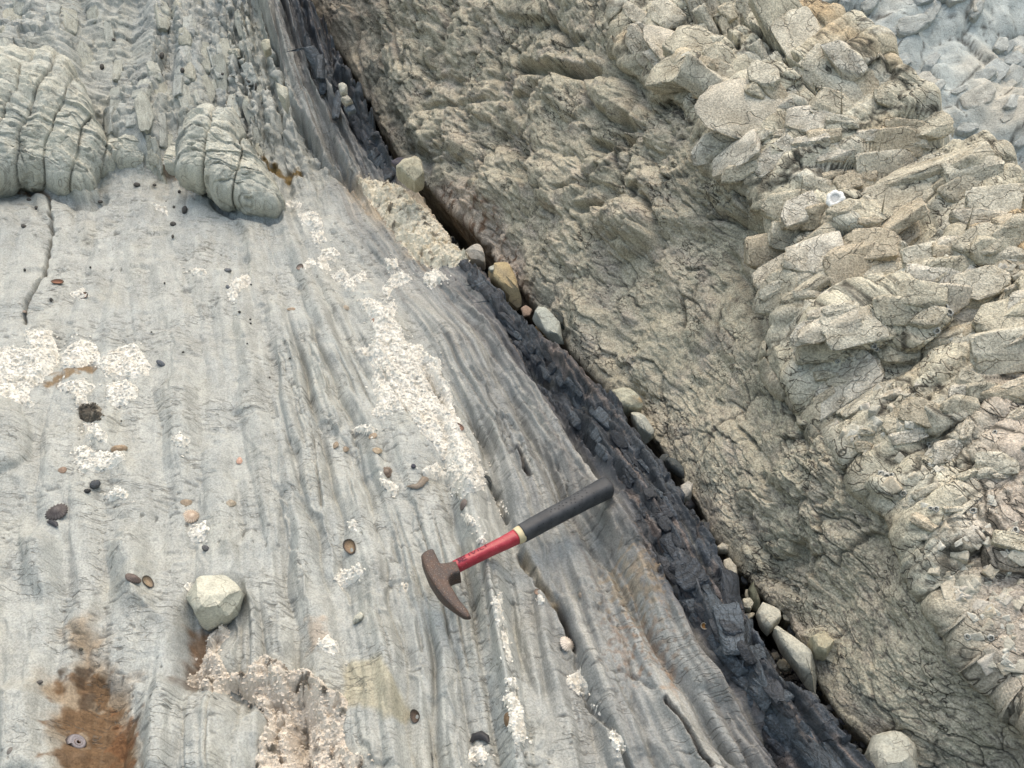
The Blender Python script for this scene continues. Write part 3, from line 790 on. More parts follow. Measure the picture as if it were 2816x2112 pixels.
# ------------------------------------------------------------------ the pale rocks behind the crest
nb = 460
bx, by = np.meshgrid(np.linspace(.7, 3.4, nb), np.linspace(1.7, 4.9, 520))
bx = bx.astype(np.float32); by = by.astype(np.float32)
fa2, fb2 = .4 * fbm(bx / .15, by / .15, 4, 164, .6), .4 * fbm(bx / .15, by / .15, 4, 165, .6)
bz = .20 + .62 * (by - 2.6) - .10 * (bx - 1.2) + .12 * fbm(bx / .7, by / .7, 4, 151) + .10 * np.abs(perlin(bx / .45 + by / .5, by / .5 - bx / .8, 152)) + .022 * fbm(bx / .10, by / .10, 4, 153, .5)
h1_, be1, bi1, b1 = facets((bx + .6 * by) / .20 + fa2, (by - .3 * bx) / .10 + fb2, 155, .06, .07, .05, .02)
h2_, be2, bi2, b2 = facets((bx + .6 * by) / .07 + fa2 * 2, (by - .3 * bx) / .04 + fb2 * 2, 156, .022, .03, .06, .008)
bz += .45 * even(h1_, 4) + .4 * even(h2_, 2) + .004 * fbm(bx / .02, by / .02, 3, 161, .6)
BC = np.repeat(np.repeat(np.array((.44, .47, .45), np.float32)[None, None], 520, 0), nb, 1)
BC = mix(BC, (.33, .37, .375), .7 * sstep(-.2, .4, fbm(bx / .3, by / .3, 3, 158)))
BC = mix(BC, (.56, .50, .40), .6 * sstep(.05, .4, fbm(bx / .35, by / .35, 3, 159)))
BC = mix(BC, (.07, .068, .06), .9 * np.maximum(sstep(.035, 0, be1), .8 * sstep(.05, 0, be2) * sstep(-.1, .3, perlin(bx / .3, by / .3, 157))))
BC = np.clip(BC * (1 + .15 * fbm(bx / .06, by / .06, 3, 160))[..., None], .02, .75)
bV = np.stack([bx, by, bz], -1)
fd = np.array([-.434, .9009])
tf = FOOT[:, :2] @ fd; qf = FOOT[:, :2] @ EQ[:2] + QL + QC
tt = bx * fd[0] + by * fd[1]; qq = bx * EQ[0] + by * EQ[1]
keep = (qq > np.interp(tt, tf, qf) + .04)[:-1, :-1]
_v, _f, _c, _u = compact(bV.reshape(-1, 3), grid_faces(520, nb, keep), np.concatenate([BC, np.full_like(bx, .5)[..., None]], -1).reshape(-1, 4), np.stack([bx + by * .4, by], -1).reshape(-1, 2))
behind = tag(mesh_from('pale_rock_beyond', _v, _f, rock_pale, None, _c, _u), kind='structure')
# ------------------------------------------------------------------ stones: outline measured in the photograph, real thickness
rock_stone = rock_mat('loose_stone', 1.0, .7, (.08, .07, .055), .10, .0010, (40, 40), (22, 30), .010)

def unit(v):
    return v / np.linalg.norm(v)

def stone(name, outline, z, colour, label, cat='stone', thick=None, e=.55, group=None, tone=None, rough=.075, lean=.5, parent=None, seed=0, cuts=None):
    """closed stone whose middle stands at height z; outline = photograph pixels"""
    O = np.array(outline, float); c = O.mean(0)
    P0 = on_z(c[0], c[1], z)
    n = unit(lean * unit(CAM - P0) + (1 - lean) * np.array([0, 0, 1.0]))
    d = ray(O[:, 0], O[:, 1])
    t = ((P0 - CAM) @ n) / (d @ n)
    Q = CAM + d * t[:, None]
    ax = unit(np.cross(np.array([0, 1.0, 0]), n)); ay = np.cross(n, ax)
    q = np.stack([(Q - P0) @ ax, (Q - P0) @ ay], -1)
    cen = q.mean(0)
    ang = np.linspace(0, 2 * np.pi, 36, endpoint=False)
    # resample the outline by angle
    qq = q - cen
    m = 40
    dense = np.concatenate([qq[k] + (qq[(k + 1) % len(qq)] - qq[k]) * np.linspace(0, 1, m, endpoint=False)[:, None] for k in range(len(qq))])
    da = np.arctan2(dense[:, 1], dense[:, 0]); dr_ = np.hypot(dense[:, 0], dense[:, 1])
    o = np.argsort(da); rad = np.interp(ang, da[o], dr_[o], period=2 * np.pi)
    h = thick if thick else .55 * rad.mean()
    ps = np.linspace(np.pi / 2, -np.pi / 2, 13)
    cp = np.sign(np.cos(ps)) * np.abs(np.cos(ps)) ** e; sp = np.sign(np.sin(ps)) * np.abs(np.sin(ps)) ** e
    u = cp[:, None] * (rad * np.cos(ang))[None]; v = cp[:, None] * (rad * np.sin(ang))[None]; w = np.repeat((sp * h)[:, None], 36, 1)
    rm = rad.mean(); k = 60 + seed
    nz = fbm(u / rm * 1.1 + w / rm, v / rm * 1.1 - w / rm, 4, k, .55)
    # flat facets: slice the pillow with a few planes
    r_ = np.random.default_rng(100 + seed + len(outline))
    for _ in range(5 if e > .7 else 10):
        a = r_.random() * 2 * np.pi; el = r_.random() * 1.2 + .1
        nn = np.array([np.cos(a) * np.cos(el), np.sin(a) * np.cos(el), np.sin(el)])
        lim = r_.uniform(.74, .94) * (rad[int(a / (2 * np.pi) * 36) % 36] * np.cos(el) + h * np.sin(el))
        dd = u * nn[0] + v * nn[1] + w * nn[2] - lim
        dd = np.clip(dd, 0, None) * .95
        u = u - dd * nn[0]; v = v - dd * nn[1]; w = w - dd * nn[2]
    for a, el, l_ in (cuts or ()):
        a, el = math.radians(a), math.radians(el)
        nn = np.array([np.cos(a) * np.cos(el), np.sin(a) * np.cos(el), np.sin(el)])
        dd = np.clip(u * nn[0] + v * nn[1] + w * nn[2] - l_ * (rm * np.cos(el) + h * np.sin(el)), 0, None)
        u = u - dd * nn[0]; v = v - dd * nn[1]; w = w - dd * nn[2]
    s = 1 + rough * 1.6 * nz
    u, v, w = u * s, v * s, w * s
    V3 = P0 + (cen[0] + u)[..., None] * ax + (cen[1] + v)[..., None] * ay + w[..., None] * n
    base = P0 + cen[0] * ax + cen[1] * ay - n * h
    V3 = (V3 - base).reshape(-1, 3)
    i = np.arange(13 * 36).reshape(13, 36)
    f = np.stack([i[:-1], i[1:], np.roll(i, -1, 1)[1:], np.roll(i, -1, 1)[:-1]], -1).reshape(-1, 4)
    cc = np.array(colour, np.float32) * np.ones((13 * 36, 1), np.float32)
    nn_ = fbm(u / rm * .9, v / rm * .9 + w / rm, 4, k + 9).reshape(-1)
    if tone is not None: cc = mix(cc, tone, sstep(-.05, .35, nn_))
    cc = mix(cc, (.20, .18, .14), .55 * sstep(.1, .5, fbm(u / rm * 1.3 + 3, v / rm * 1.3 + w / rm, 4, k + 15).reshape(-1)))
    cc *= (1 + .22 * fbm(u / rm * 3, v / rm * 3 + w / rm, 3, k + 5).reshape(-1))[:, None]
    ob = mesh_from(name, V3, f, rock_stone, parent, np.concatenate([cc, np.full((len(cc), 1), .6, np.float32)], 1), np.stack([u, v], -1).reshape(-1, 2) + seed * .37, sharp=None if e > .7 else 24)
    ob.location = base
    if parent is None: tag(ob, label, cat, group)
    return ob

# ------------------------------------------------------------------ the two overhanging rock bulges at the broken edge of the platform
def rock_bulge(outline, foot_px, back, thick, joints, label, seed):
    O = np.array(outline, float); c = O.mean(0)
    fp = on_platform(*foot_px)[0]
    d = ray(*c); P0 = CAM + d * ((fp[1] + back) / d[1])
    n = unit(.50 * unit(CAM - P0) + .50 * np.array([0, 0, 1.0]))
    dd = ray(O[:, 0], O[:, 1]); Q = CAM + dd * (((P0 - CAM) @ n) / (dd @ n))[:, None]
    ax = unit(np.cross(np.array([0, 1.0, 0]), n)); ay = np.cross(n, ax)
    q2 = np.stack([(Q - P0) @ ax, (Q - P0) @ ay], -1); cen = q2.mean(0); qq = q2 - cen
    NA, NP = 360, 130
    ang = np.linspace(0, 2 * np.pi, NA, endpoint=False)
    dense = np.concatenate([qq[k] + (qq[(k + 1) % len(qq)] - qq[k]) * np.linspace(0, 1, 40, endpoint=False)[:, None] for k in range(len(qq))])
    da = np.arctan2(dense[:, 1], dense[:, 0]); o = np.argsort(da)
    rad = np.interp(ang, da[o], np.hypot(dense[:, 0], dense[:, 1])[o], period=2 * np.pi)
    rad = np.convolve(np.pad(rad, 4, mode='wrap'), np.ones(9) / 9, 'valid')
    tr = np.concatenate([np.linspace(.004, .8, 70), np.linspace(.81, .995, 36), np.linspace(.995, 1, 6)[1:], np.linspace(.998, .6, NP - 111)])
    sg = np.where(np.arange(NP) < 111, 1, -1)
    cp = tr; sp = sg * (1 - np.minimum(tr, 1) ** 3.0) ** (1 / 2.2)
    u = cp[:, None] * (rad * np.cos(ang))[None]; v = cp[:, None] * (rad * np.sin(ang))[None]; w = np.repeat((sp * thick)[:, None], NA, 1)
    nrm = np.stack([u / (rad.mean() ** 2), v / (rad.mean() ** 2), w / thick ** 2], -1); nrm /= np.linalg.norm(nrm, axis=-1, keepdims=True) + 1e-9
    nrm[:3] = (0, 0, 1)
    vv = v - .5 * w                                          # run the pattern down over the rounded foot
    uw = u + .010 * fbm(u / .10, vv / .10, 3, seed) + .25 * (u - u.mean()) * 0
    jd = np.full(u.shape, 9.0); jid = np.zeros(u.shape)
    for k, j in enumerate(joints):
        x = uw - j - .012 * perlin(vv / .09, vv * 0 + k, seed + 3)
        jd = np.minimum(jd, np.abs(x)); jid += (x > 0)
    slab = RN[(jid.astype(int) * 37 + seed) % 256, 2]
    disp = (slab - .5) * .014 * sstep(0, .004, jd) - .010 * sstep(.004, 0, jd) + .006 * sstep(0, .03, jd)
    a1, a2 = .4 * fbm(u / .05, vv / .05, 3, seed + 1), .4 * fbm(u / .05, vv / .05, 3, seed + 2)
    _, we, wi, ox, oy = worley(uw / .075 + a1, vv / .026 + a2, seed + 4)
    disp += sstep(0, .05, we) * ((wi - .5) * .007 + oy * np.cos(wi * 57) * .010) - .003 * sstep(.06, 0, we)
    disp += .024 * fbm(u / .09, vv / .16, 3, seed + 5) + .007 * fbm(u / .025, vv / .02, 4, seed + 6, .6)
    hj = sstep(.32, .52, perlin(uw / .028 + a1, vv / .0075 + 2 * a2, seed + 7)) * sstep(-.2, .3, perlin(u / .08, vv / .08, seed + 8))
    disp -= .004 * hj
    V3 = P0 + (cen[0] + u + nrm[..., 0] * disp)[..., None] * ax + (cen[1] + v + nrm[..., 1] * disp)[..., None] * ay + (w + nrm[..., 2] * disp)[..., None] * n
    cc = np.repeat(np.repeat(np.array((.48, .475, .405), np.float32)[None, None], NP, 0), NA, 1)
    cc = mix(cc, (.42, .43, .39), .7 * sstep(-.2, .4, fbm(u / .08, vv / .10, 3, seed + 9)))
    cc = mix(cc, (.53, .51, .43), .6 * sstep(.1, .5, fbm(u / .04, vv / .05, 3, seed + 10)))
    cc = mix(cc, (.07, .066, .055), np.clip(.8 * sstep(.003, 0, jd) * sstep(-.4, .2, perlin(vv / .05, u / .1, seed + 13)) + .3 * sstep(.05, 0, we) * sstep(.0, .4, perlin(u / .07, vv / .07, seed + 11)) + .28 * hj, 0, .9))
    cc *= (1 + .14 * fbm(u / .03, vv / .03, 4, seed + 12))[..., None]
    i = np.arange(NP * NA).reshape(NP, NA)
    f = np.stack([i[:-1], i[1:], np.roll(i, -1, 1)[1:], np.roll(i, -1, 1)[:-1]], -1).reshape(-1, 4)
    ob = mesh_from('rock_bulge', V3.reshape(-1, 3), f, rock_pale, platform, np.concatenate([np.clip(cc, .02, .7), np.full(cc.shape[:2] + (1,), .7)], -1).reshape(-1, 4), np.stack([uw, vv], -1).reshape(-1, 2))
    ob['label'] = label
rock_bulge([(-230, 190), (-100, 165), (60, 150), (150, 140), (200, 175), (235, 250), (262, 330), (285, 400), (330, 425), (333, 455), (312, 487), (282, 500), (270, 535), (240, 552), (180, 538), (120, 525), (60, 515), (0, 530), (-80, 555), (-230, 545)], (150, 545), .11, .085, [-.085, -.035, .02, .085, .14], 'big overhanging lump of olive grey rock split into upright slabs', 411)
rock_bulge([(535, 330), (590, 315), (646, 325), (680, 382), (718, 459), (748, 506), (780, 560), (769, 591), (680, 585), (608, 556), (570, 527), (493, 486), (501, 412), (515, 361)], (690, 592), .09, .07, [-.05, .03], 'smaller overhanging lump of grey rock with a rounded snout', 431)

rock_bulge([(285, 400), (330, 375), (420, 365), (520, 385), (540, 440), (505, 490), (400, 482), (330, 460), (295, 440)], (400, 486), .07, .045, [-.06, .0, .05], 'low rock sill joining the two overhanging lumps', 451)
PALEST = (.46, .44, .36); CREAMST = (.50, .47, .38); GREYST = (.060, .064, .066); TAN = (.40, .36, .25)
def z_at(c, dz): # height beside the crevice, from the platform edge
    return dz
STN = 0
def gs(o, z, c, label, **k):
    global STN
    STN += 1
    return stone('stone', o, z, c, label, seed=STN, **k)
S3 = .27125
gs(cr('B', [(910, 1110), (960, 1060), (1060, 1035), (1085, 1080), (1100, 1160), (1090, 1190), (1040, 1215), (970, 1170)]), .09, (.40, .375, .28), 'smooth tan block wedged at the top of the crevice beside the shale', thick=.035, tone=(.44, .41, .31), e=.4)
gs(cr('B', [(880, 1050), (930, 1030), (1020, 1030), (1000, 1070), (920, 1100)]), .07, (.075, .07, .085), 'flat dark purplish slate behind the tan block in the crevice', thick=.012)
gs(cr((1000, 400), [(995, 1070), (1180, 1030), (1220, 1110), (1240, 1220), (1080, 1200)], S3), .0, (.42, .385, .33), 'angular pinkish grey stone half buried beside the yellow crust', thick=.03, e=.4)
gs(cr((1000, 400), [(1245, 1240), (1330, 1200), (1450, 1200), (1520, 1240), (1560, 1400), (1590, 1620), (1540, 1660), (1400, 1480), (1280, 1360)], S3), -.005, (.42, .33, .19), 'tall ochre stone with a pale flat top standing in the crevice', thick=.03, tone=(.33, .27, .18), e=.4)
gs(cr((1000, 400), [(1255, 1235), (1330, 1200), (1450, 1195), (1510, 1235), (1480, 1275), (1390, 1290), (1290, 1300)], S3), .02, (.44, .43, .36), 'pale flat cap lying on top of the ochre stone', thick=.008)
gs(cr('F', [(1720, 340), (1760, 320), (1800, 350), (1780, 390), (1740, 395)]), -.02, (.34, .25, .19), 'small pinkish pebble below the ochre stone', cat='pebble')
gs(cr('F', [(1770, 400), (1860, 320), (1940, 325), (1980, 450), (2010, 590), (1960, 600), (1850, 470)]), .005, (.43, .44, .38), 'greenish white slab leaning in the crevice against a dark slate', thick=.016, e=.45, rough=.09)
gs(cr('F', [(1930, 310), (1965, 330), (2000, 400), (2005, 560), (1975, 480), (1940, 380)]), .01, (.055, .062, .058), 'thin dark slate flake standing behind the greenish white slab', thick=.007)
gs(cr('F', [(1800, 470), (1840, 450), (1880, 500), (1850, 520)]), -.02, (.24, .17, .09), 'small brown pebble under the greenish white slab', cat='pebble')
gs(cr('G', [(870, 890), (1000, 870), (1100, 940), (1095, 1000), (1000, 1015), (920, 1010)]), .01, (.41, .40, .31), 'rounded nodular pale stone with an orange patch against the rock face', thick=.03, tone=(.46, .34, .2), rough=.09)
gs(cr('G', [(1015, 1030), (1045, 1008), (1080, 1015), (1130, 1080), (1185, 1160), (1110, 1205), (1060, 1130)]), .0, (.42, .42, .36), 'pale grey oblong block with rounded end lying over the dark crevice', thick=.022, e=.42)
gs(cr('G', [(1240, 1330), (1270, 1305), (1310, 1320), (1370, 1380), (1405, 1465), (1340, 1430), (1260, 1370)]), -.01, (.075, .085, .085), 'long dark grey rounded pebble in the middle of the crevice', cat='pebble', thick=.016, rough=.02, e=.8)
gs(cr('G', [(1205, 1310), (1225, 1285), (1260, 1280), (1280, 1300), (1250, 1330), (1220, 1345)]), -.02, (.07, .078, .078), 'round dark grey pebble behind the long grey pebble', cat='pebble', rough=.02, e=.8)
gs(cr('G', [(1280, 1300), (1310, 1290), (1350, 1320), (1350, 1350), (1310, 1330)]), -.02, (.35, .28, .15), 'ochre yellow pebble wedged above the long grey pebble', cat='pebble', e=.8)
gs(cr('G', [(1340, 1500), (1390, 1470), (1425, 1490), (1412, 1570), (1350, 1590)]), -.01, (.45, .43, .38), 'small white blocky stone standing below the grey pebbles', thick=.018, rough=.1)
gs(cr('G', [(1375, 1600), (1410, 1580), (1440, 1600), (1440, 1640), (1400, 1650), (1375, 1630)]), -.06, (.26, .25, .25), 'pale round stone deep in the shadow of the crevice', thick=.014)
gs(cr('K', [(930, 115), (950, 95), (985, 105), (1060, 220), (1140, 340), (1240, 470), (1220, 530), (1190, 510), (1080, 330), (985, 200)]), .0, (.05, .066, .078), 'long blue black shale splinter lying along the crevice', thick=.012, cat='rock splinter', e=.5)
gs(cr('K', [(1060, 210), (1080, 215), (1130, 300), (1120, 330), (1085, 290)]), -.02, (.06, .06, .055), 'short dark shale chip beside the blue black splinter', thick=.008, cat='rock splinter')
gs(cr('K', [(1095, 240), (1140, 205), (1190, 230), (1180, 265), (1120, 260)]), -.01, (.41, .38, .31), 'small flat buff stone touching the rock face above the white jagged stone', thick=.012)
gs(cr('K', [(1150, 320), (1190, 305), (1240, 370), (1255, 430), (1210, 440), (1150, 370)]), -.01, (.47, .44, .36), 'white jagged stone upright in the crevice beside the splinter', thick=.014, rough=.1)
gs(cr('K', [(1288, 440), (1320, 428), (1370, 520), (1390, 580), (1385, 650), (1340, 640), (1320, 540)]), -.005, (.12, .125, .09), 'long olive green smooth pebble leaning in the crevice', thick=.014, rough=.02, e=.8, cat='pebble')
gs(cr('K', [(1270, 572), (1330, 565), (1345, 600), (1325, 642), (1280, 632)]), .0, (.46, .44, .36), 'small white angular stone left of the olive pebble', thick=.014, e=.4)
gs(cr('K', [(1285, 662), (1360, 655), (1340, 690), (1310, 702)]), -.01, (.42, .39, .31), 'thin buff chip below the small white angular stone', thick=.008)
gs(cr('K', [(1362, 655), (1400, 603), (1460, 625), (1515, 655), (1520, 700), (1440, 790), (1390, 740)]), .01, (.47, .45, .37), 'white cracked block at the head of the long pale block', thick=.022, e=.42)
gs(cr('K', [(1468, 765), (1540, 698), (1610, 698), (1645, 790), (1720, 940), (1790, 1060), (1842, 1165), (1825, 1205), (1740, 1190), (1620, 1010), (1510, 870)]), .01, (.46, .44, .36), 'long pale block lying along the crevice like a loaf', thick=.026, e=.4, rough=.035)
gs(cr('K', [(1700, 835), (1790, 790), (1865, 860), (1815, 945), (1740, 925)]), .03, (.42, .38, .27), 'rounded buff knob overhanging the long pale block', thick=.03)
gs(cr('K', [(1768, 1000), (1785, 990), (1830, 1090), (1838, 1130), (1800, 1080)]), -.01, (.25, .23, .19), 'narrow grey brown sliver squeezed beside the long pale block', thick=.01)
gs(cr('L', [(1180, 1580), (1215, 1480), (1330, 1450), (1440, 1465), (1500, 1560), (1530, 1700), (1400, 1790), (1200, 1770)]), .0, (.45, .44, .37), 'large rounded white boulder at the lower end of the crevice', cat='boulder', thick=.05, rough=.07)
gs(cr('A', [(1690, 290), (1745, 260), (1757, 330), (1715, 357)]), .24, (.44, .42, .33), 'small buff cube of rock caught left of the grey shale ridge', thick=.018, e=.35)
gs(cr('A', [(1785, 545), (1830, 512), (1862, 560), (1870, 620), (1892, 720), (1862, 762), (1832, 690), (1795, 605)]), .19, (.43, .42, .35), 'knobbly white stone propped against the grey shale ridge', thick=.018, rough=.13)
gs(cr('B', [(542, 558), (570, 545), (602, 562), (600, 610), (560, 616)]), .19, (.46, .44, .37), 'small white pebble high in the crevice', cat='pebble', thick=.014)
gs(cr('B', [(556, 645), (605, 625), (642, 660), (592, 688)]), .17, (.36, .34, .28), 'grey buff pebble below the small white one high in the crevice', cat='pebble', thick=.012)
gs(cr('B', [(575, 700), (640, 680), (660, 720), (610, 745)]), .15, (.11, .13, .15), 'blue grey pebble lowest of the three high in the crevice', cat='pebble', thick=.012)
gs(cr('I', [(1190, 530), (1250, 480), (1310, 440), (1450, 410), (1520, 450), (1580, 545), (1550, 650), (1480, 710), (1330, 765), (1290, 720), (1250, 630)]), .018, (.50, .485, .40), 'big cream boulder with bedding cracks sitting in the platform hollow', cat='boulder', thick=.05, e=.42, rough=.07, lean=.7, cuts=[(85, 55, .62), (-75, 30, .66), (180, 22, .68), (-25, 40, .70)])
_pq = on_platform(*np.array(cr('J', [(675, 685)])).T)[0]
gs(cr('J', [(628, 692), (690, 650), (725, 678), (690, 705), (640, 722)]), _pq[2] + .004, (.45, .44, .37), 'small loose pale chip on the platform below the white crust', thick=.009)
# more broken stones wedged along the crevice
r_ = np.random.default_rng(31)
NEAR = ['against the dark slate flake', 'under the nodular pale stone', 'beside the oblong block', 'above the long grey pebble', 'below the white blocky stone', 'near the top of the shale splinter', 'at the foot of the shale splinter', 'left of the olive pebble', 'above the white cracked block', 'along the middle of the long loaf of rock', 'past the lower end of the long loaf', 'above the large white boulder']
for k_, (yy, tx) in enumerate(zip((905, 1130, 1215, 1300, 1440, 1475, 1575, 1640, 1700, 1830, 1960, 2010), NEAR)):
    for j_, kind in enumerate(('pale', 'dark')):
        y2 = yy + r_.uniform(-14, 14) + 22 * j_
        xl, xr = xat(DARK_R, y2), xat(WALL_L, y2) + 10
        xx = r_.uniform(xl + 8, max(xr, xl + 30)); rr = r_.uniform(11, 24)
        aa = np.sort(r_.uniform(0, 6.283, 7)); el = r_.uniform(.55, .9); rot = r_.uniform(.5, 1.2)
        o = [(xx + rr * r_.uniform(.8, 1.15) * (math.cos(a) * math.cos(rot) - el * math.sin(a) * math.sin(rot)), y2 + rr * r_.uniform(.8, 1.15) * (math.cos(a) * math.sin(rot) + el * math.sin(a) * math.cos(rot))) for a in np.linspace(0, 6.283, 8)[:-1]]
        c_ = np.array((.40, .375, .30)) * r_.uniform(.6, 1.1) if kind == 'pale' else np.array((.06, .065, .07)) * r_.uniform(.7, 1.7)
        gs(o, float(base_z(on_z(xx, y2)[1])) - r_.uniform(.03, .07), tuple(c_), ('buff' if kind == 'pale' else 'dark') + ' broken chip ' + tx, e=.45, rough=.1, group='broken chips wedged in the crevice')
# dark shingle in the bottom of the crevice
r_ = np.random.default_rng(3)
PEBT = ['dark pebble lying in the shingle at the bottom of the crevice']
for yy in np.concatenate([r_.uniform(1880, 2112, 40), r_.uniform(1230, 1300, 6), r_.uniform(1380, 1720, 20)]):
    xl, xr = xat(DARK_R, yy) + 18, xat(WALL_L, yy) + 5
    if xr - xl < 12: continue
    xx = r_.uniform(xl, xr); rr = r_.uniform(7, 17)
    a0 = r_.random() * 6; el = r_.uniform(.55, .95)
    o = [(xx + rr * math.cos(a) * math.cos(a0) - rr * el * math.sin(a) * math.sin(a0), yy + rr * math.cos(a) * math.sin(a0) + rr * el * math.sin(a) * math.cos(a0)) for a in np.linspace(0, 6.283, 9)[:-1]]
    g_ = r_.uniform(.03, .11)
    gs(o, -.10 + r_.uniform(0, .05) + .03 * (yy > 1880), (g_, g_ * 1.0, g_ * r_.uniform(.85, 1.1)), PEBT[0], cat='pebble', group='dark shingle in the crevice', rough=.02, e=.8)

# fine gravel lying over the floor of the crevice: too small and many to count
gy_ = r_.uniform(180, 2180, 5200)
gx_ = xat(DARK_R, gy_) + r_.uniform(-6, 150, 5200)
gd = np.where(gy_ > 1700, .13, .17)
gp = on_z(gx_, gy_, 0.0) + 0
gp[:, 2] = base_z(gp[:, 1]) - gd + .05 * perlin(gp[:, 0] / .1, gp[:, 1] / .1, 401)
sz = r_.uniform(.002, .0085, 5200) * (r_.random(5200) ** .6)
cube = np.array([(-1, -1, -.7), (1, -1, -.7), (1, 1, -.7), (-1, 1, -.7), (-.7, -.8, .7), (.8, -.6, .7), (.6, .8, .6), (-.8, .7, .75)], float)
ja = cube[None] * sz[:, None, None] * r_.uniform(.6, 1.3, (5200, 8, 1)); th_ = r_.uniform(0, 6.28, 5200)
jx = ja[..., 0] * np.cos(th_)[:, None] - ja[..., 1] * np.sin(th_)[:, None]; jy = ja[..., 0] * np.sin(th_)[:, None] + ja[..., 1] * np.cos(th_)[:, None]
gv_ = np.stack([jx, jy, ja[..., 2]], -1) + gp[:, None, :]
gf_ = np.array([(0, 3, 2, 1), (4, 5, 6, 7), (0, 1, 5, 4), (1, 2, 6, 5), (2, 3, 7, 6), (3, 0, 4, 7)])
gc_ = np.where(r_.random((5200, 1)) < .8, np.array([(.05, .05, .052)]), np.array([(.34, .32, .27)])) * r_.uniform(.5, 1.6, (5200, 1))
gravel = mesh_from('crevice_gravel', gv_.reshape(-1, 3), (gf_[None] + np.arange(5200)[:, None, None] * 8).reshape(-1, 4), rock_stone, None, np.repeat(gc_, 8, 0), gv_.reshape(-1, 3)[:, :2], smooth=False)
tag(gravel, 'fine dark gravel covering the floor of the crevice', 'gravel', kind='stuff')

# ------------------------------------------------------------------ white crusts on the platform
def crust_material(name, spec=.2):
    k = NT(name, .95, spec)
    at = k.n('ShaderNodeAttribute'); at.attribute_name = 'tint'
    geo = k.n('ShaderNodeNewGeometry')
    g = k.noise(geo.outputs['Position'], 380, 3, .7)
    c = k.mixc(1.0, at.outputs['Color'], k.mixc(k.ramp(g, .3, .7), (.82, .80, .77), (1.08, 1.08, 1.08)), 'MULTIPLY')
    k.l(c, k.b.inputs['Base Color'])
    k.l(k.bump(g, .0016), k.b.inputs['Normal'])
    return k.m
crust_m = crust_material('chalky_crust')

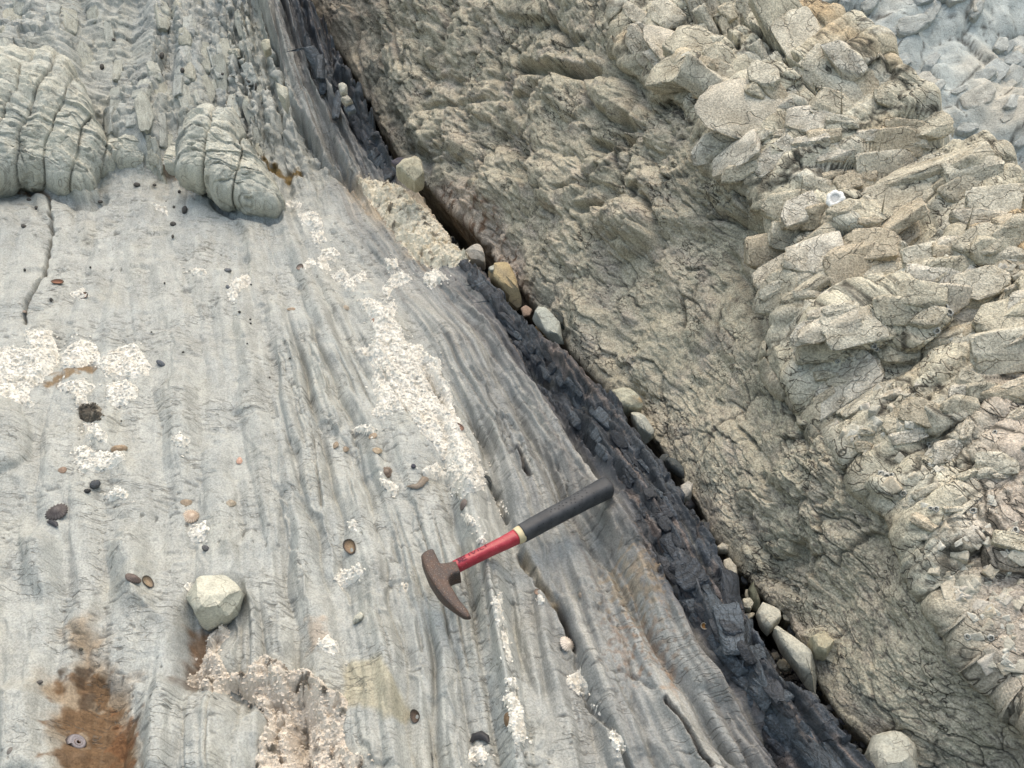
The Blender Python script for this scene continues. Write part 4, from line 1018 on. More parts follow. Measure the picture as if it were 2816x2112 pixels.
def crust(poly, label, h=.008, colour=(.76, .74, .68), tone=(.62, .58, .50), seed=1, dens=1.0, dark=0.0, cat='crust', name='white_crust', cell=.010, feather=9, lump=1.0):
    poly = np.array(poly, float)
    W_ = on_platform(poly[:, 0], poly[:, 1])
    x0, y0 = W_[:, :2].min(0) - .02; x1, y1 = W_[:, :2].max(0) + .02
    g = .0026
    gx, gy = np.meshgrid(np.arange(x0, x1, g), np.arange(y0, y1, g))
    r = np.random.default_rng(500 + seed)
    gx = gx + r.uniform(-.3, .3, gx.shape) * g; gy = gy + r.uniform(-.3, .3, gy.shape) * g
    pz = plat_z(gx, gy)
    if lump > 1.5:                                           # a thick crust bridges the hollow beneath it
        pz = np.maximum(pz, np.apply_along_axis(lambda s_: np.convolve(np.pad(s_, 12, mode='edge'), np.ones(25) / 25, 'valid'), 0, pz) - .012)
    px, py, _ = project(np.stack([gx, gy, pz], -1))
    d = sdf(px, py, poly, 60) + feather * .9 * fbm(gx / .018, gy / .018, 3, seed) + feather * .35
    k = sstep(-2, feather * 1.6, d)
    f1, e1_, i1_, _, _ = worley(gx / cell + .3 * perlin(gx / .01, gy / .01, seed), gy / cell, seed)
    f2, e2_, i2_, _, _ = worley(gx / (cell * .42), gy / (cell * .42), seed + 3)
    z = pz - .0015 + k * (h * (.55 + .6 * fbm(gx / .035, gy / .035, 3, seed + 1)) + lump * .0045 * np.sqrt(np.clip(1 - f1 ** 2, 0, 1)) * (.4 + i1_) + lump * .0022 * np.sqrt(np.clip(1 - f2 ** 2, 0, 1)) * (.4 + i2_))
    # holes right through the crust
    holes = sstep(.42, .55, perlin(gx / .02, gy / .02, seed + 6))
    z -= holes * k * h * .8
    keep = (d[:-1, :-1] > -1.5)
    if not keep.any(): return None
    V3 = np.stack([gx, gy, z], -1).reshape(-1, 3)
    cc = np.array(colour, np.float32) * np.ones((len(V3), 1), np.float32)
    cc = mix(cc, tone, .8 * sstep(.0, .5, fbm(gx / .03, gy / .03, 3, seed + 2)).reshape(-1))
    cc = mix(cc, (.10, .085, .065), (.75 * sstep(.10, .0, e1_) * sstep(-.1, .4, perlin(gx / .02, gy / .02, seed + 5)) * .5 + dark * sstep(.22, .42, fbm(gx / .022, gy / .022, 3, seed + 7))).clip(0, .95).reshape(-1))
    V3, f, cc = compact(V3, grid_faces(*gx.shape, keep), cc)
    # curled flakes standing on the crust
    inside = np.argwhere((d > 3) | (r.random(d.shape) < .07 * np.exp(-np.clip(-d, 0, 60) / 9) * (d > -40)))
    n = int(len(inside) * .34 * dens)
    VV = [V3]; FF = [f]; CC = [cc]
    if n > 3:
        pick = inside[r.integers(0, len(inside), n)]
        bx_, by_, bz_ = gx[pick[:, 0], pick[:, 1]], gy[pick[:, 0], pick[:, 1]], np.where(d < -1.5, pz + .0004, z)[pick[:, 0], pick[:, 1]]
        a = r.uniform(0, 2 * np.pi, n); L = r.uniform(.0018, .0046, n); wd = r.uniform(.0008, .0020, n); ti = r.uniform(-.2, .7, n)
        ux, uy = np.cos(a), np.sin(a)
        pts = []
        for j, tpos in enumerate((-.5, 0, .5)):
            for sgn in (-1, 1):
                ox = ux * L * tpos - uy * wd * sgn; oy = uy * L * tpos + ux * wd * sgn
                oz = L * tpos * ti + (0.0009 if j == 1 else 0) + .0012 + wd * sgn * .35
                pts.append(np.stack([bx_ + ox, by_ + oy, bz_ + oz], -1))
        Pk = np.stack(pts, 1).reshape(-1, 3)
        b0 = np.arange(n)[:, None] * 6
        fk = np.concatenate([b0 + np.array([0, 1, 3, 2]), b0 + np.array([2, 3, 5, 4])])
        br = r.uniform(.66, 1.08, n)
        ck = np.repeat((np.array(colour, np.float32) * br[:, None]).astype(np.float32), 6, 0)
        dkf = dark * sstep(.22, .42, fbm(bx_ / .022, by_ / .022, 3, seed + 7))
        ck = mix(ck, (.12, .10, .08), np.repeat(np.clip(dkf, 0, .9), 6).astype(np.float32))
        VV.append(Pk); FF.append(fk + len(V3)); CC.append(ck)
    V3 = np.concatenate(VV); f = np.concatenate(FF); cc = np.concatenate(CC)
    loc = V3.mean(0); loc[2] = V3[:, 2].min()
    ob = mesh_from(name, V3 - loc, f, crust_m, None, np.clip(cc, .02, .85), None, smooth=False)
    ob.location = loc
    return tag(ob, label, cat, 'white crusts on the platform')

CR = [
 ('E', [(150, 480), (330, 490), (370, 600), (370, 700), (320, 760), (260, 830), (200, 870), (180, 930), (220, 960), (190, 980), (100, 940), (-40, 880), (-60, 620), (60, 590), (190, 610)], 'broad white crust at the left edge of the platform'),
 ('E', [(450, 580), (540, 540), (620, 580), (650, 640), (640, 700), (480, 725), (400, 720), (400, 660)], 'domed white crust right above the brown algae streak'),
 ('E', [(700, 620), (860, 570), (900, 600), (980, 720), (960, 770), (860, 790), (760, 790), (680, 780), (650, 700)], 'white crust at the right end of the left-hand crust cluster'),
 ('E', [(380, 820), (560, 810), (620, 850), (560, 900), (570, 970), (500, 970), (460, 890), (380, 860)], 'thin white crust just below the brown algae streak'),
 ('E', [(690, 850), (800, 800), (890, 850), (890, 910), (820, 960), (740, 980), (690, 920)], 'round white crust under the right end of the left-hand cluster'),
 ('E', [(540, 1080), (620, 1090), (700, 1170), (690, 1210), (560, 1170)], 'small white crust below the dark debris clump'),
 ('E', [(480, 1240), (560, 1230), (610, 1270), (800, 1270), (820, 1300), (760, 1350), (650, 1400), (520, 1400), (480, 1310)], 'white crust beside a ribbed limpet seen edge on'),
 ('E', [(1115, 1170), (1170, 1135), (1225, 1190), (1195, 1245), (1130, 1225)], 'lone round white crust button on bare pale rock'),
 ('E', [(680, 1550), (760, 1500), (830, 1530), (820, 1570), (700, 1590)], 'faint flat white crust above the dark ribbed shell'),
 ('E', [(1475, 210), (1540, 140), (1610, 120), (1625, 170), (1560, 220), (1510, 295), (1475, 280)], 'slanting white crust high on the bare platform'),
 ('E', [(1220, 90), (1330, 88), (1345, 120), (1270, 135)], 'tiny white crust on a low ledge of the platform'),
 ('E', [(455, 245), (540, 215), (575, 262), (520, 285)], 'tiny white crust holding a red brown shell'),
 ('A', [(1020, 1060), (1130, 1020), (1155, 1060), (1070, 1105)], 'small white crust on the sill between the two big lumps'),
 ('A', [(985, 1310), (1080, 1350), (1085, 1395), (1010, 1345)], 'small white crust just below the sill'),
 ('A', [(1860, 1300), (1950, 1320), (1945, 1355), (1850, 1335)], 'thin white crust right of the second lump'),
 ('B', [(285, 1390), (380, 1365), (440, 1420), (430, 1485), (370, 1465), (300, 1425)], 'topmost white crust of the chain left of the crevice'),
 ('B', [(365, 1500), (440, 1495), (465, 1560), (390, 1575)], 'second white crust down the chain left of the crevice'),
 ('F', [(310, 60), (380, 15), (415, 60), (330, 85)], 'white crust next to a dark rimmed shell in the chain'),
 ('F', [(405, 45), (440, -40), (520, -50), (560, 0), (480, 60), (505, 105), (440, 85)], 'white crust in the middle of the chain left of the crevice'),
 ('F', [(495, 130), (580, 78), (615, 140), (540, 165)], 'white crust near the lower end of the chain'),
 ('F', [(565, 180), (660, 130), (720, 108), (730, 150), (660, 182), (645, 235), (590, 225)], 'lowest white crust of the chain left of the crevice'),
 ('F', [(840, 20), (920, 20), (935, 80), (860, 85)], 'small white crust on grey marl between chain and crevice'),
 ('F', [(885, 130), (960, 105), (1015, 150), (985, 182), (900, 200), (860, 275), (825, 215)], 'puffy white crust above the large white strip'),
 ('F', [(1095, 120), (1180, 88), (1255, 150), (1190, 182), (1140, 215), (1098, 172)], 'puffy white crust at the head of the dark shale'),
 ('F', [(660, 290), (760, 280), (840, 330), (900, 300), (920, 340), (900, 400), (960, 500), (990, 570), (1080, 580), (1120, 640), (1200, 680), (1210, 790), (1260, 810), (1280, 920), (1290, 1010), (1330, 1070), (1350, 1130), (1390, 1200),
         (1420, 1270), (1470, 1370), (1500, 1440), (1480, 1510), (1400, 1520), (1330, 1580), (1290, 1560), (1250, 1480), (1230, 1350), (1190, 1270), (1140, 1200), (1090, 1150), (1030, 1060), (1000, 990), (900, 1000), (830, 1050), (750, 1030),
         (800, 950), (760, 840), (780, 720), (720, 640), (640, 610), (720, 590), (790, 540), (770, 450), (760, 400), (700, 340)], 'large white crust strip running down the middle of the platform'),
 ('F', [(620, 1130), (680, 1098), (775, 1110), (772, 1150), (680, 1155)], 'small white crust left of the foot of the large strip'),
 ('F', [(795, 1440), (880, 1460), (935, 1490), (905, 1565), (830, 1495)], 'small white crust under a ribbed brown shell'),
 ('F', [(1080, 1380), (1180, 1350), (1240, 1405), (1170, 1440), (1095, 1430)], 'thin beige crust above the broken mussel shell'),
 ('F', [(1555, 1580), (1610, 1595), (1650, 1670), (1640, 1720), (1590, 1650)], 'crust in the groove just above the hammer shaft'),
 ('I', [(1205, 135), (1330, 55), (1355, 120), (1315, 195), (1240, 195)], 'white crust below the large ribbed limpet'),
 ('I', [(1178, 480), (1220, 448), (1262, 490), (1222, 525)], 'white crust button touching the cream boulder'),
 ('J', [(505, 430), (580, 378), (680, 338), (697, 390), (640, 462), (570, 495)], 'white crust left of the hammer head'),
 ('J', [(398, 855), (470, 798), (545, 850), (545, 912), (460, 915)], 'white crust below and left of the hammer, near pink stain'),
 ('J', [(595, 70), (650, 55), (655, 120), (610, 135)], 'narrow white crust above the dark rimmed empty shell'),
 ('J', [(935, 470), (985, 478), (980, 540), (960, 530)], 'tiny white crust in the groove left of the pick'),
 ('J', [(1425, 180), (1480, 162), (1508, 190), (1450, 225)], 'white crust button against the red hammer shaft'),
 ('J', [(1540, 560), (1600, 530), (1612, 700), (1575, 765), (1540, 620)], 'white crust filling the groove right of the pick point'),
 ('J', [(1590, 770), (1625, 780), (1665, 950), (1640, 1000), (1610, 850)], 'thin gritty crust down the groove below the pick point'),
 ('J', [(1610, 1090), (1690, 1065), (1697, 1145), (1640, 1135)], 'white crust in the groove above the long lower strip'),
 ('J', [(1598, 1200), (1680, 1165), (1725, 1250), (1755, 1400), (1755, 1495), (1680, 1485), (1636, 1400), (1636, 1300)], 'long lower strip of white crust with a brown shell on it'),
 ('J', [(1385, 1540), (1470, 1510), (1515, 1570), (1475, 1645), (1388, 1615)], 'round white crust under the black mussels'),
 ('J', [(2015, 1085), (2090, 1028), (2145, 1100), (2165, 1185), (2100, 1185), (2038, 1135)], 'white crust at the top of the lower right crack'),
 ('K', [(285, 1235), (335, 1265), (355, 1325), (300, 1295)], 'tiny white crust midway down the lower right crack'),
 ('K', [(415, 1420), (490, 1448), (540, 1540), (485, 1565), (420, 1495)], 'yellowish crust near the lower end of the right crack'),
 ('J', [(1815, 550), (1862, 538), (1875, 590), (1828, 605)], 'small white crust under the middle of the hammer grip'),
 ('J', [(1330, 15), (1400, 30), (1445, 95), (1380, 95)], 'gritty crust above the red hammer shaft'),
]
for i_, (c_, p_, l_) in enumerate(CR):
    big = i_ in (0, 24)
    crust(cr(c_, p_), l_, h=.007 if big else .0045, seed=i_ + 1, dens=1.0, feather=8 if not big else 10)
PINK = [(569, 1790), (582, 1748), (620, 1722), (632, 1739), (603, 1769), (595, 1803), (633, 1858), (680, 1858), (697, 1824), (731, 1812), (786, 1833), (802, 1854), (849, 1850), (891, 1888), (951, 1918),
        (951, 1956), (938, 1999), (942, 2037), (955, 2071), (993, 2088), (993, 2230), (700, 2230), (712, 2050), (740, 2000), (725, 1955), (690, 1935), (655, 1905), (560, 1895), (510, 1880), (550, 1860), (560, 1830)]
crust(PINK, 'large pinkish crust full of dark holes in the lower hollow', h=.016, colour=(.66, .60, .52), tone=(.56, .48, .40), seed=77, dens=1.0, dark=.9, cell=.013, feather=12, lump=2.3)
crust([(990, 495), (1053, 505), (1104, 520), (1150, 560), (1195, 603), (1220, 637), (1268, 680), (1312, 708), (1250, 735), (1180, 735), (1130, 700), (1090, 650), (1050, 590), (1010, 540)],
      'lumpy yellowish crust along the upper crevice edge', h=.014, colour=(.70, .655, .54), tone=(.46, .37, .24), seed=78, dens=.8, dark=.75, cell=.018, feather=16, lump=2.0)
crust(cr('E', [(510, 985), (600, 965), (655, 990), (655, 1065), (560, 1075), (515, 1050)]), 'dark clump of grit and shell debris on the left', h=.010, colour=(.10, .09, .075), tone=(.30, .27, .22), seed=79, name='debris_clump', cat='debris', dark=.5)
# ------------------------------------------------------------------ shells and small pebbles on the platform
def shell_material():
    k = NT('shell', .55, .4)
    at = k.n('ShaderNodeAttribute'); at.attribute_name = 'tint'
    geo = k.n('ShaderNodeNewGeometry')
    g = k.noise(geo.outputs['Position'], 500, 3, .7)
    k.l(k.mixc(1.0, at.outputs['Color'], k.mixc(k.ramp(g, .3, .7), (.75, .74, .72), (1.15, 1.15, 1.15)), 'MULTIPLY'), k.b.inputs['Base Color'])
    k.l(k.bump(g, .0006), k.b.inputs['Normal'])
    return k.m
shell_m = shell_material()

def frame_on(px, py, tiltx=0.0, tilty=0.0):
    P = on_platform(px, py)[0]
    n = plat_n(P[0], P[1])
    n = unit(n + np.array([tiltx, tilty, 0]))
    ax = unit(np.cross(np.array([0, 1.0, 0]), n)); ay = np.cross(n, ax)
    mpx = np.linalg.norm(P - CAM) / F
    return P, n, ax, ay, mpx

def ring_mesh(name, prof, nseg, R, el, ang, P, ax, ay, n, colf, rib=0.0, ribn=18, seed=0, closed=True, apex=(0, 0)):
    """surface of revolution from (radius, height, tone) rings, squashed to an oval, with ribs"""
    r = np.random.default_rng(seed)
    a = np.linspace(0, 2 * np.pi, nseg, endpoint=False)
    wob_ = 1 + .05 * np.sin(a * 2 + seed) + .04 * np.sin(a * 3 + 2 * seed)
    V3 = []; Cc = []
    for (q, hh, t) in prof:
        rr = q * R * (wob_ + rib * np.cos(a * ribn) * q)
        u = rr * np.cos(a) + apex[0] * R * (1 - q); v = rr * np.sin(a) * el + apex[1] * R * (1 - q)
        uu = u * math.cos(ang) - v * math.sin(ang); vv = u * math.sin(ang) + v * math.cos(ang)
        hgt = (hh + .25 * rib * np.cos(a * ribn) * (q if t >= 0 else 0)) * R
        V3.append(uu[:, None] * ax + vv[:, None] * ay + hgt[:, None] * n)
        Cc.append(np.array([colf(q, aa, t, np.cos(aa * ribn)) for aa in a]))
    V3 = np.concatenate(V3); Cc = np.concatenate(Cc)
    k = len(prof); i = np.arange(k * nseg).reshape(k, nseg)
    f = np.stack([i[:-1], i[1:], np.roll(i, -1, 1)[1:], np.roll(i, -1, 1)[:-1]], -1).reshape(-1, 4)
    ob = mesh_from(name, V3, f, shell_m, None, np.clip(Cc, .01, .8))
    ob.location = P
    return ob

def limpet(px, py, w, h, deg, c1, c2, label, rib=.05, tilt=(0, 0), hgt=.42):
    P, n, ax, ay, m = frame_on(px, py, *tilt)
    R = w * m / 2; el = min(1.3, h / w * 1.25)
    prof = [(.001, hgt, 0), (.12, hgt * .98, 0), (.3, hgt * .86, 0), (.5, hgt * .66, 0), (.7, hgt * .43, 0), (.88, hgt * .18, 0), (1, -.02, 0), (.96, -.12, 0)]
    c1 = np.array(c1); c2 = np.array(c2)
    def cf(q, a, t, rb):
        s = .5 + .5 * math.sin(q * 22)
        return (c1 * (1 - .35 * s) + c2 * .35 * s) * (1 + .25 * rb) * (1.25 if q < .2 else 1)
    return tag(ring_mesh('limpet_shell', prof, 40, R, el, math.radians(deg), P + n * .05 * R, ax, ay, n, cf, rib, 20, int(px), apex=(.15, .1)), label, 'shell', 'shells on the platform')

def open_shell(px, py, w, h, deg, rim, inner, label, tilt=(0, -.35), mid=None):
    """empty shell lying with its hollow up"""
    P, n, ax, ay, m = frame_on(px, py, *tilt)
    R = w * m / 2; el = min(1.3, h / w * 1.2)
    rim = np.array(rim); inner = np.array(inner); mid = np.array(mid if mid else inner * .55)
    prof = [(.001, .06, 1), (.25, .07, 1), (.5, .14, 1), (.72, .25, 1), (.88, .36, 2), (.97, .42, 2), (1.0, .40, 3), (.97, .30, 3), (.8, .12, 3), (.5, -.03, 3), (.05, -.08, 3)]
    def cf(q, a, t, rb):
        if t == 1: return inner * (1 - q) + mid * q if q > .3 else inner
        return rim * (1 + .3 * rb)
    return tag(ring_mesh('empty_shell', prof, 40, R, el, math.radians(deg), P, ax, ay, n, cf, .03, 17, int(px)), label, 'shell', 'shells on the platform')

def snail(px, py, w, label):
    P, n, ax, ay, m = frame_on(px, py, 0, -.25)
    R = w * m / 2
    V3, f, Cc = [], [], []
    K, M = 90, 10
    for k in range(K):
        t = k / (K - 1); a = t * 2 * math.pi * 2.6
        rr = R * (.12 + .58 * t); tube = R * (.07 + .34 * t ** 1.2)
        cx, cy, cz = rr * math.cos(a), rr * math.sin(a) * .85, R * .55 * (1 - t) + tube * .4
        for j in range(M):
            b = j / M * 2 * math.pi
            o = tube * math.cos(b); z = tube * math.sin(b)
            V3.append((cx + o * math.cos(a)) * ax + (cy + o * math.sin(a) * .85) * ay + (cz + z) * n)
            Cc.append((.24, .22, .23) if math.sin(b) > .93 else (.06, .048, .044) if t > .5 else (.15, .08, .042))
    for k in range(K - 1):
        for j in range(M):
            f.append((k * M + j, k * M + (j + 1) % M, (k + 1) * M + (j + 1) % M, (k + 1) * M + j))
    ob = mesh_from('sea_snail_shell', np.array(V3), np.array(f), shell_m, None, np.array(Cc))
    ob.location = P
    return tag(ob, label, 'shell', 'shells on the platform')

def pebble(px, py, w, h, deg, c, label, group='pebbles on the platform', name='pebble'):
    global STN
    STN += 1
    P = on_platform(px, py)[0]
    a0 = math.radians(-deg)
    o = [(px + w / 2 * math.cos(a) * math.cos(a0) - h / 2 * math.sin(a) * math.sin(a0), py + w / 2 * math.cos(a) * math.sin(a0) + h / 2 * math.sin(a) * math.cos(a0)) for a in np.linspace(0, 2 * math.pi, 11)[:-1]]
    return stone(name, o, P[2] + .003, c, label, 'pebble', thick=h * .45 * np.linalg.norm(P - CAM) / F, e=.8, group=group, rough=.03, seed=STN)

def e_(c, x, y): return cr(c, [(x, y)])[0]
q = .42495
BR, DB, GR, PK = (.22, .13, .08), (.055, .042, .036), (.15, .14, .13), (.42, .29, .22)
open_shell(*e_('E', 375, 175), 70 * q, 36 * q, 5, (.10, .07, .05), (.25, .11, .06), 'red brown empty shell on bare rock near the left crack')
open_shell(*e_('E', 545, 262), 56 * q, 42 * q, 0, (.05, .04, .03), (.21, .09, .04), 'red brown empty shell stuck in a tiny white crust')
open_shell(*e_('E', 1945, 75), 48 * q, 38 * q, 20, (.08, .06, .05), (.30, .23, .19), 'dark rimmed empty shell beside the chain of white crusts')
limpet(*e_('E', 1885, 345), 52 * q, 28 * q, 5, (.26, .19, .13), (.40, .35, .27), 'flat brown limpet on bare rock above the long strip')
limpet(*e_('E', 770, 1250), 100 * q, 44 * q, 0, (.26, .18, .11), (.46, .38, .27), 'ribbed brown limpet seen edge on beside white crust', .08, (0, -.8))
limpet(*e_('E', 2170, 1225), 48 * q, 92 * q, 5, (.20, .15, .10), (.42, .36, .27), 'narrow ribbed limpet wedged under a small ledge', .08, (-.4, 0))
limpet(*e_('E', 1550, 1325), 40 * q, 42 * q, 0, (.45, .27, .20), (.50, .36, .28), 'small salmon pink limpet on bare pale rock', .02)
limpet(*e_('E', 1205, 1595), 72 * q, 52 * q, 0, (.22, .17, .12), (.34, .28, .2), 'brown domed limpet above the large ribbed limpet', .03)
limpet(*e_('E', 1495, 1600), 62 * q, 52 * q, 0, (.24, .20, .15), (.46, .42, .33), 'grey brown limpet with pale centre standing alone', .03)
limpet(*e_('I', 1235, 28), 92 * q, 84 * q, -35, (.36, .27, .20), (.60, .55, .46), 'large pale ribbed limpet above a white crust', .09)
limpet(*e_('I', 368, 2), 132 * q, 84 * q, 10, (.055, .045, .045), (.20, .18, .17), 'big dark ribbed limpet near the left edge', .09)
open_shell(*e_('I', 950, 455), 84 * q, 52 * q, -25, (.06, .05, .04), (.32, .24, .16), 'broken hollow shell next to a dark brown oval shell')
limpet(*e_('I', 860, 430), 98 * q, 48 * q, -8, (.10, .075, .065), (.15, .11, .10), 'smooth dark brown oval shell next to a broken one', .0)
snail(*e_('I', 487, 1505), 125 * q, 'dark coiled snail shell lying in the rusty hollow')
limpet(*e_('E', 405, 1385), 48 * q, 44 * q, 0, (.20, .13, .09), (.30, .25, .2), 'brown limpet below the white crust at left', .03)
limpet(*e_('E', 155, 360), 34 * q, 56 * q, 10, (.19, .15, .12), (.28, .23, .19), 'grey brown limpet in the left crack', .03)
limpet(*e_('F', 590, 335), 54 * q, 40 * q, 0, (.26, .22, .17), (.42, .38, .3), 'small grey limpet left of the top of the large strip', .03)
limpet(*e_('F', 765, 1165), 54 * q, 50 * q, 0, (.26, .2, .14), (.4, .33, .25), 'tan limpet under a small white crust', .05)
limpet(*e_('F', 795, 1260), 66 * q, 52 * q, 15, (.28, .22, .15), (.42, .36, .27), 'tan limpet in a groove left of the large strip', .05)
limpet(*e_('F', 585, 1250), 52 * q, 46 * q, 0, (.18, .14, .1), (.36, .3, .22), 'brown limpet beside the narrow ribbed one', .06)
limpet(*e_('F', 850, 1402), 94 * q, 60 * q, 20, (.10, .07, .055), (.38, .32, .24), 'dark ribbed shell standing on a small white crust', .09, (0, -.6))
open_shell(*e_('F', 1310, 1115), 92 * q, 52 * q, -30, (.10, .06, .045), (.30, .17, .12), 'reddish brown empty shell in the right edge of the large strip')
limpet(*e_('F', 1350, 1608), 84 * q, 64 * q, -15, (.13, .105, .095), (.19, .16, .14), 'grey brown domed limpet at the lower end of the large strip', .0)
limpet(*e_('F', 770, 415), 36 * q, 40 * q, 0, (.25, .16, .12), (.33, .25, .2), 'brown limpet at the upper left of the large strip', .03)
open_shell(*e_('J', 625, 225), 88 * q, 100 * q, 25, (.05, .04, .032), (.36, .25, .15), 'dark rimmed empty limpet with tan inside left of the hammer', (0, -.3), (.16, .10, .06))
open_shell(*e_('J', 1040, 1320), 62 * q, 80 * q, 0, (.045, .035, .03), (.12, .08, .055), 'dark hollow shell in a groove near the bottom edge', (0, -.3))
limpet(*e_('J', 1645, 1345), 78 * q, 72 * q, 0, (.13, .085, .05), (.26, .18, .10), 'round brown shell sitting on the lower white strip', .02)
limpet(*e_('J', 2020, 855), 104 * q, 84 * q, -20, (.50, .44, .38), (.62, .57, .5), 'white ribbed limpet at the head of the lower right crack', .09)
open_shell(*e_('K', 1030, 735), 44 * q, 40 * q, -30, (.50, .46, .38), (.40, .20, .06), 'small ring shaped orange and white shell on the dark shale')
open_shell(*e_('J', 1830, 520), 42 * q, 40 * q, 0, (.12, .09, .07), (.28, .2, .15), 'little brown shell under the hammer grip')
limpet(*e_('J', 2110, 535), 36 * q, 32 * q, 0, (.2, .17, .14), (.3, .27, .22), 'tiny grey limpet on marl right of the crack', .03)
limpet(*e_('I', 60, 1545), 34 * q, 40 * q, 0, (.12, .11, .10), (.26, .24, .22), 'small grey shell in the bottom left corner', .04)
# a broken mussel: two bent valves
def mussel(pts, w, label, c=(.13, .10, .075)):
    P0 = on_platform(*pts[0])[0]
    V3, f, Cc = [], [], []
    n = len(pts); M = 7
    for k, p in enumerate(pts):
        P = on_platform(*p)[0]
        a = on_platform(*pts[max(k - 1, 0)])[0]; b = on_platform(*pts[min(k + 1, n - 1)])[0]
        t = unit(b - a); s = unit(np.cross(t, np.array([0, 0, 1.0])))
        ww = w[k] * np.linalg.norm(P - CAM) / F
        for j in range(M):
            u = j / (M - 1) * 2 - 1
            V3.append(P - P0 + s * u * ww + np.array([0, 0, .003 + .75 * ww * (1 - u * u) ** .6]))
            Cc.append(np.array(c) * (1.0 + .8 * (j % 2) * .4))
    for k in range(n - 1):
        for j in range(M - 1):
            f.append((k * M + j, k * M + j + 1, (k + 1) * M + j + 1, (k + 1) * M + j))
    ob = mesh_from('mussel_shell', np.array(V3), np.array(f), shell_m, None, np.array(Cc))
    ob.location = P0
    return tag(ob, label, 'shell', 'shells on the platform')
mussel([e_('F', *p) for p in [(985, 1498), (1015, 1498), (1045, 1502), (1070, 1490), (1090, 1465), (1105, 1450), (1122, 1448)]], [1, 6, 9, 10, 11, 12, 5], 'broken brown mussel shell curled like a tail above the hammer', (.17, .14, .11))
mussel([e_('J', *p) for p in [(1400, 1500), (1420, 1465), (1460, 1450), (1500, 1470), (1515, 1500)]], [4, 10, 13, 10, 4], 'black mussel shell at the top of a round white crust', (.025, .025, .028))
mussel([e_('I', *p) for p in [(310, 70), (335, 72), (360, 85), (375, 105)]], [3, 7, 7, 3], 'thin black mussel half below the big dark limpet', (.03, .03, .035))
mussel([e_('F', *p) for p in [(1455, 1418), (1480, 1425), (1515, 1450), (1535, 1480)]], [2, 6, 8, 3], 'black mussel at the right edge of the large strip', (.03, .035, .035))
pebble(*e_('E', 1475, 92), 52 * q, 26 * q, -10, (.16, .165, .175), 'flat grey pebble on bare rock near the slanting crust')
pebble(*e_('E', 1475, 200), 36 * q, 22 * q, -30, (.15, .16, .17), 'small grey pebble left of the slanting crust')
pebble(*e_('E', 1040, 695), 70 * q, 34 * q, -30, (.11, .12, .135), 'oval blue grey pebble right of the crust cluster')
pebble(*e_('E', 615, 1478), 78 * q, 54 * q, 25, (.075, .08, .088), 'dark grey pebble leaning on a black one at left')
pebble(*e_('E', 565, 1520), 50 * q, 28 * q, 10, (.035, .035, .038), 'black flat pebble under the dark grey one')
pebble(*e_('I', 1330, 235), 52 * q, 40 * q, -20, (.10, .10, .105), 'dark grey pebble below the big limpet and its crust')
pebble(*e_('F', 1028, 1360), 32 * q, 30 * q, 0, (.07, .07, .09), 'tiny dark pebble on a clean pale rib')
pebble(*e_('I', 525, 887), 30 * q, 20 * q, 0, (.10, .09, .07), 'tiny dark pebble on the pinkish rim of the rusty hollow')
pebble(*e_('I', 255, 1102), 54 * q, 26 * q, 15, (.10, .095, .09), 'small dark oval pebble left of the rusty hollow')
pebble(*e_('A', 1485, 665), 54 * q, 22 * q, -8, (.40, .33, .24), 'flat tan pebble lying high on the platform')
for x_, y_, w_, h_ in ((735, 258, 24, 20), (1048, 360, 30, 40), (1180, 455, 28, 30), (1045, 490, 26, 24), (885, 1195, 46, 26), (1000, 1197, 28, 16), (1195, 1360, 36, 52), (1120, 1450, 42, 30), (155, 1465, 42, 26), (235, 1345, 24, 24), (660, 432, 30, 34),
                       (1610, 528, 26, 14), (1655, 560, 14, 44), (1160, 1240, 22, 18), (1125, 1340, 18, 18), (1118, 1530, 18, 24), (1075, 1305, 12, 12), (1440, 480, 22, 18), (650, 1305, 34, 18), (185, 1290, 30, 16), (200, 360, 20, 30), (820, 1040, 40, 20)):
    pebble(*e_('A', x_, y_), w_ * q, h_ * q, random.uniform(-20, 20), (.08, .075, .07), 'dark little pebble caught in the grooves of the upper platform', 'dark pebbles on the upper platform')
for x_, y_, w_, h_ in ((160, 90, 18, 18), (585, 73, 14, 14), (330, 283, 22, 24), (1065, 175, 12, 14), (1550, 362, 20, 16), (1620, 410, 16, 12), (1622, 436, 16, 12), (980, 492, 14, 10), (1185, 622, 20, 12), (1600, 566, 12, 10), (1875, 662, 14, 12), (1745, 786, 16, 10), (785, 1068, 12, 12), (1625, 185, 14, 10)):
    pebble(*e_('E', x_, y_), w_ * q, h_ * q, random.uniform(-20, 20), (.05, .05, .05), 'tiny dark speck of a pebble on the smooth middle platform', 'tiny dark pebbles on the middle platform')

ORD = 'first second third fourth fifth sixth seventh eighth ninth tenth eleventh twelfth thirteenth fourteenth fifteenth sixteenth seventeenth eighteenth nineteenth twentieth twenty-first twenty-second twenty-third twenty-fourth twenty-fifth twenty-sixth twenty-seventh twenty-eighth twenty-ninth thirtieth thirty-first thirty-second thirty-third thirty-fourth'.split()
def by_place(group, text, key):
    bpy.context.view_layer.update()
    for i, o in enumerate(sorted([o for o in bpy.data.objects if o.get('group') == group], key=key)):
        o['label'] = text % ORD[i]
from_left = lambda o: project(np.array(o.location))[0]
by_place('dark pebbles on the upper platform', 'dark little pebble in the grooves of the upper platform, %s from the left', from_left)
by_place('tiny dark pebbles on the middle platform', 'tiny dark pebble on the smooth middle platform, %s from the left', from_left)

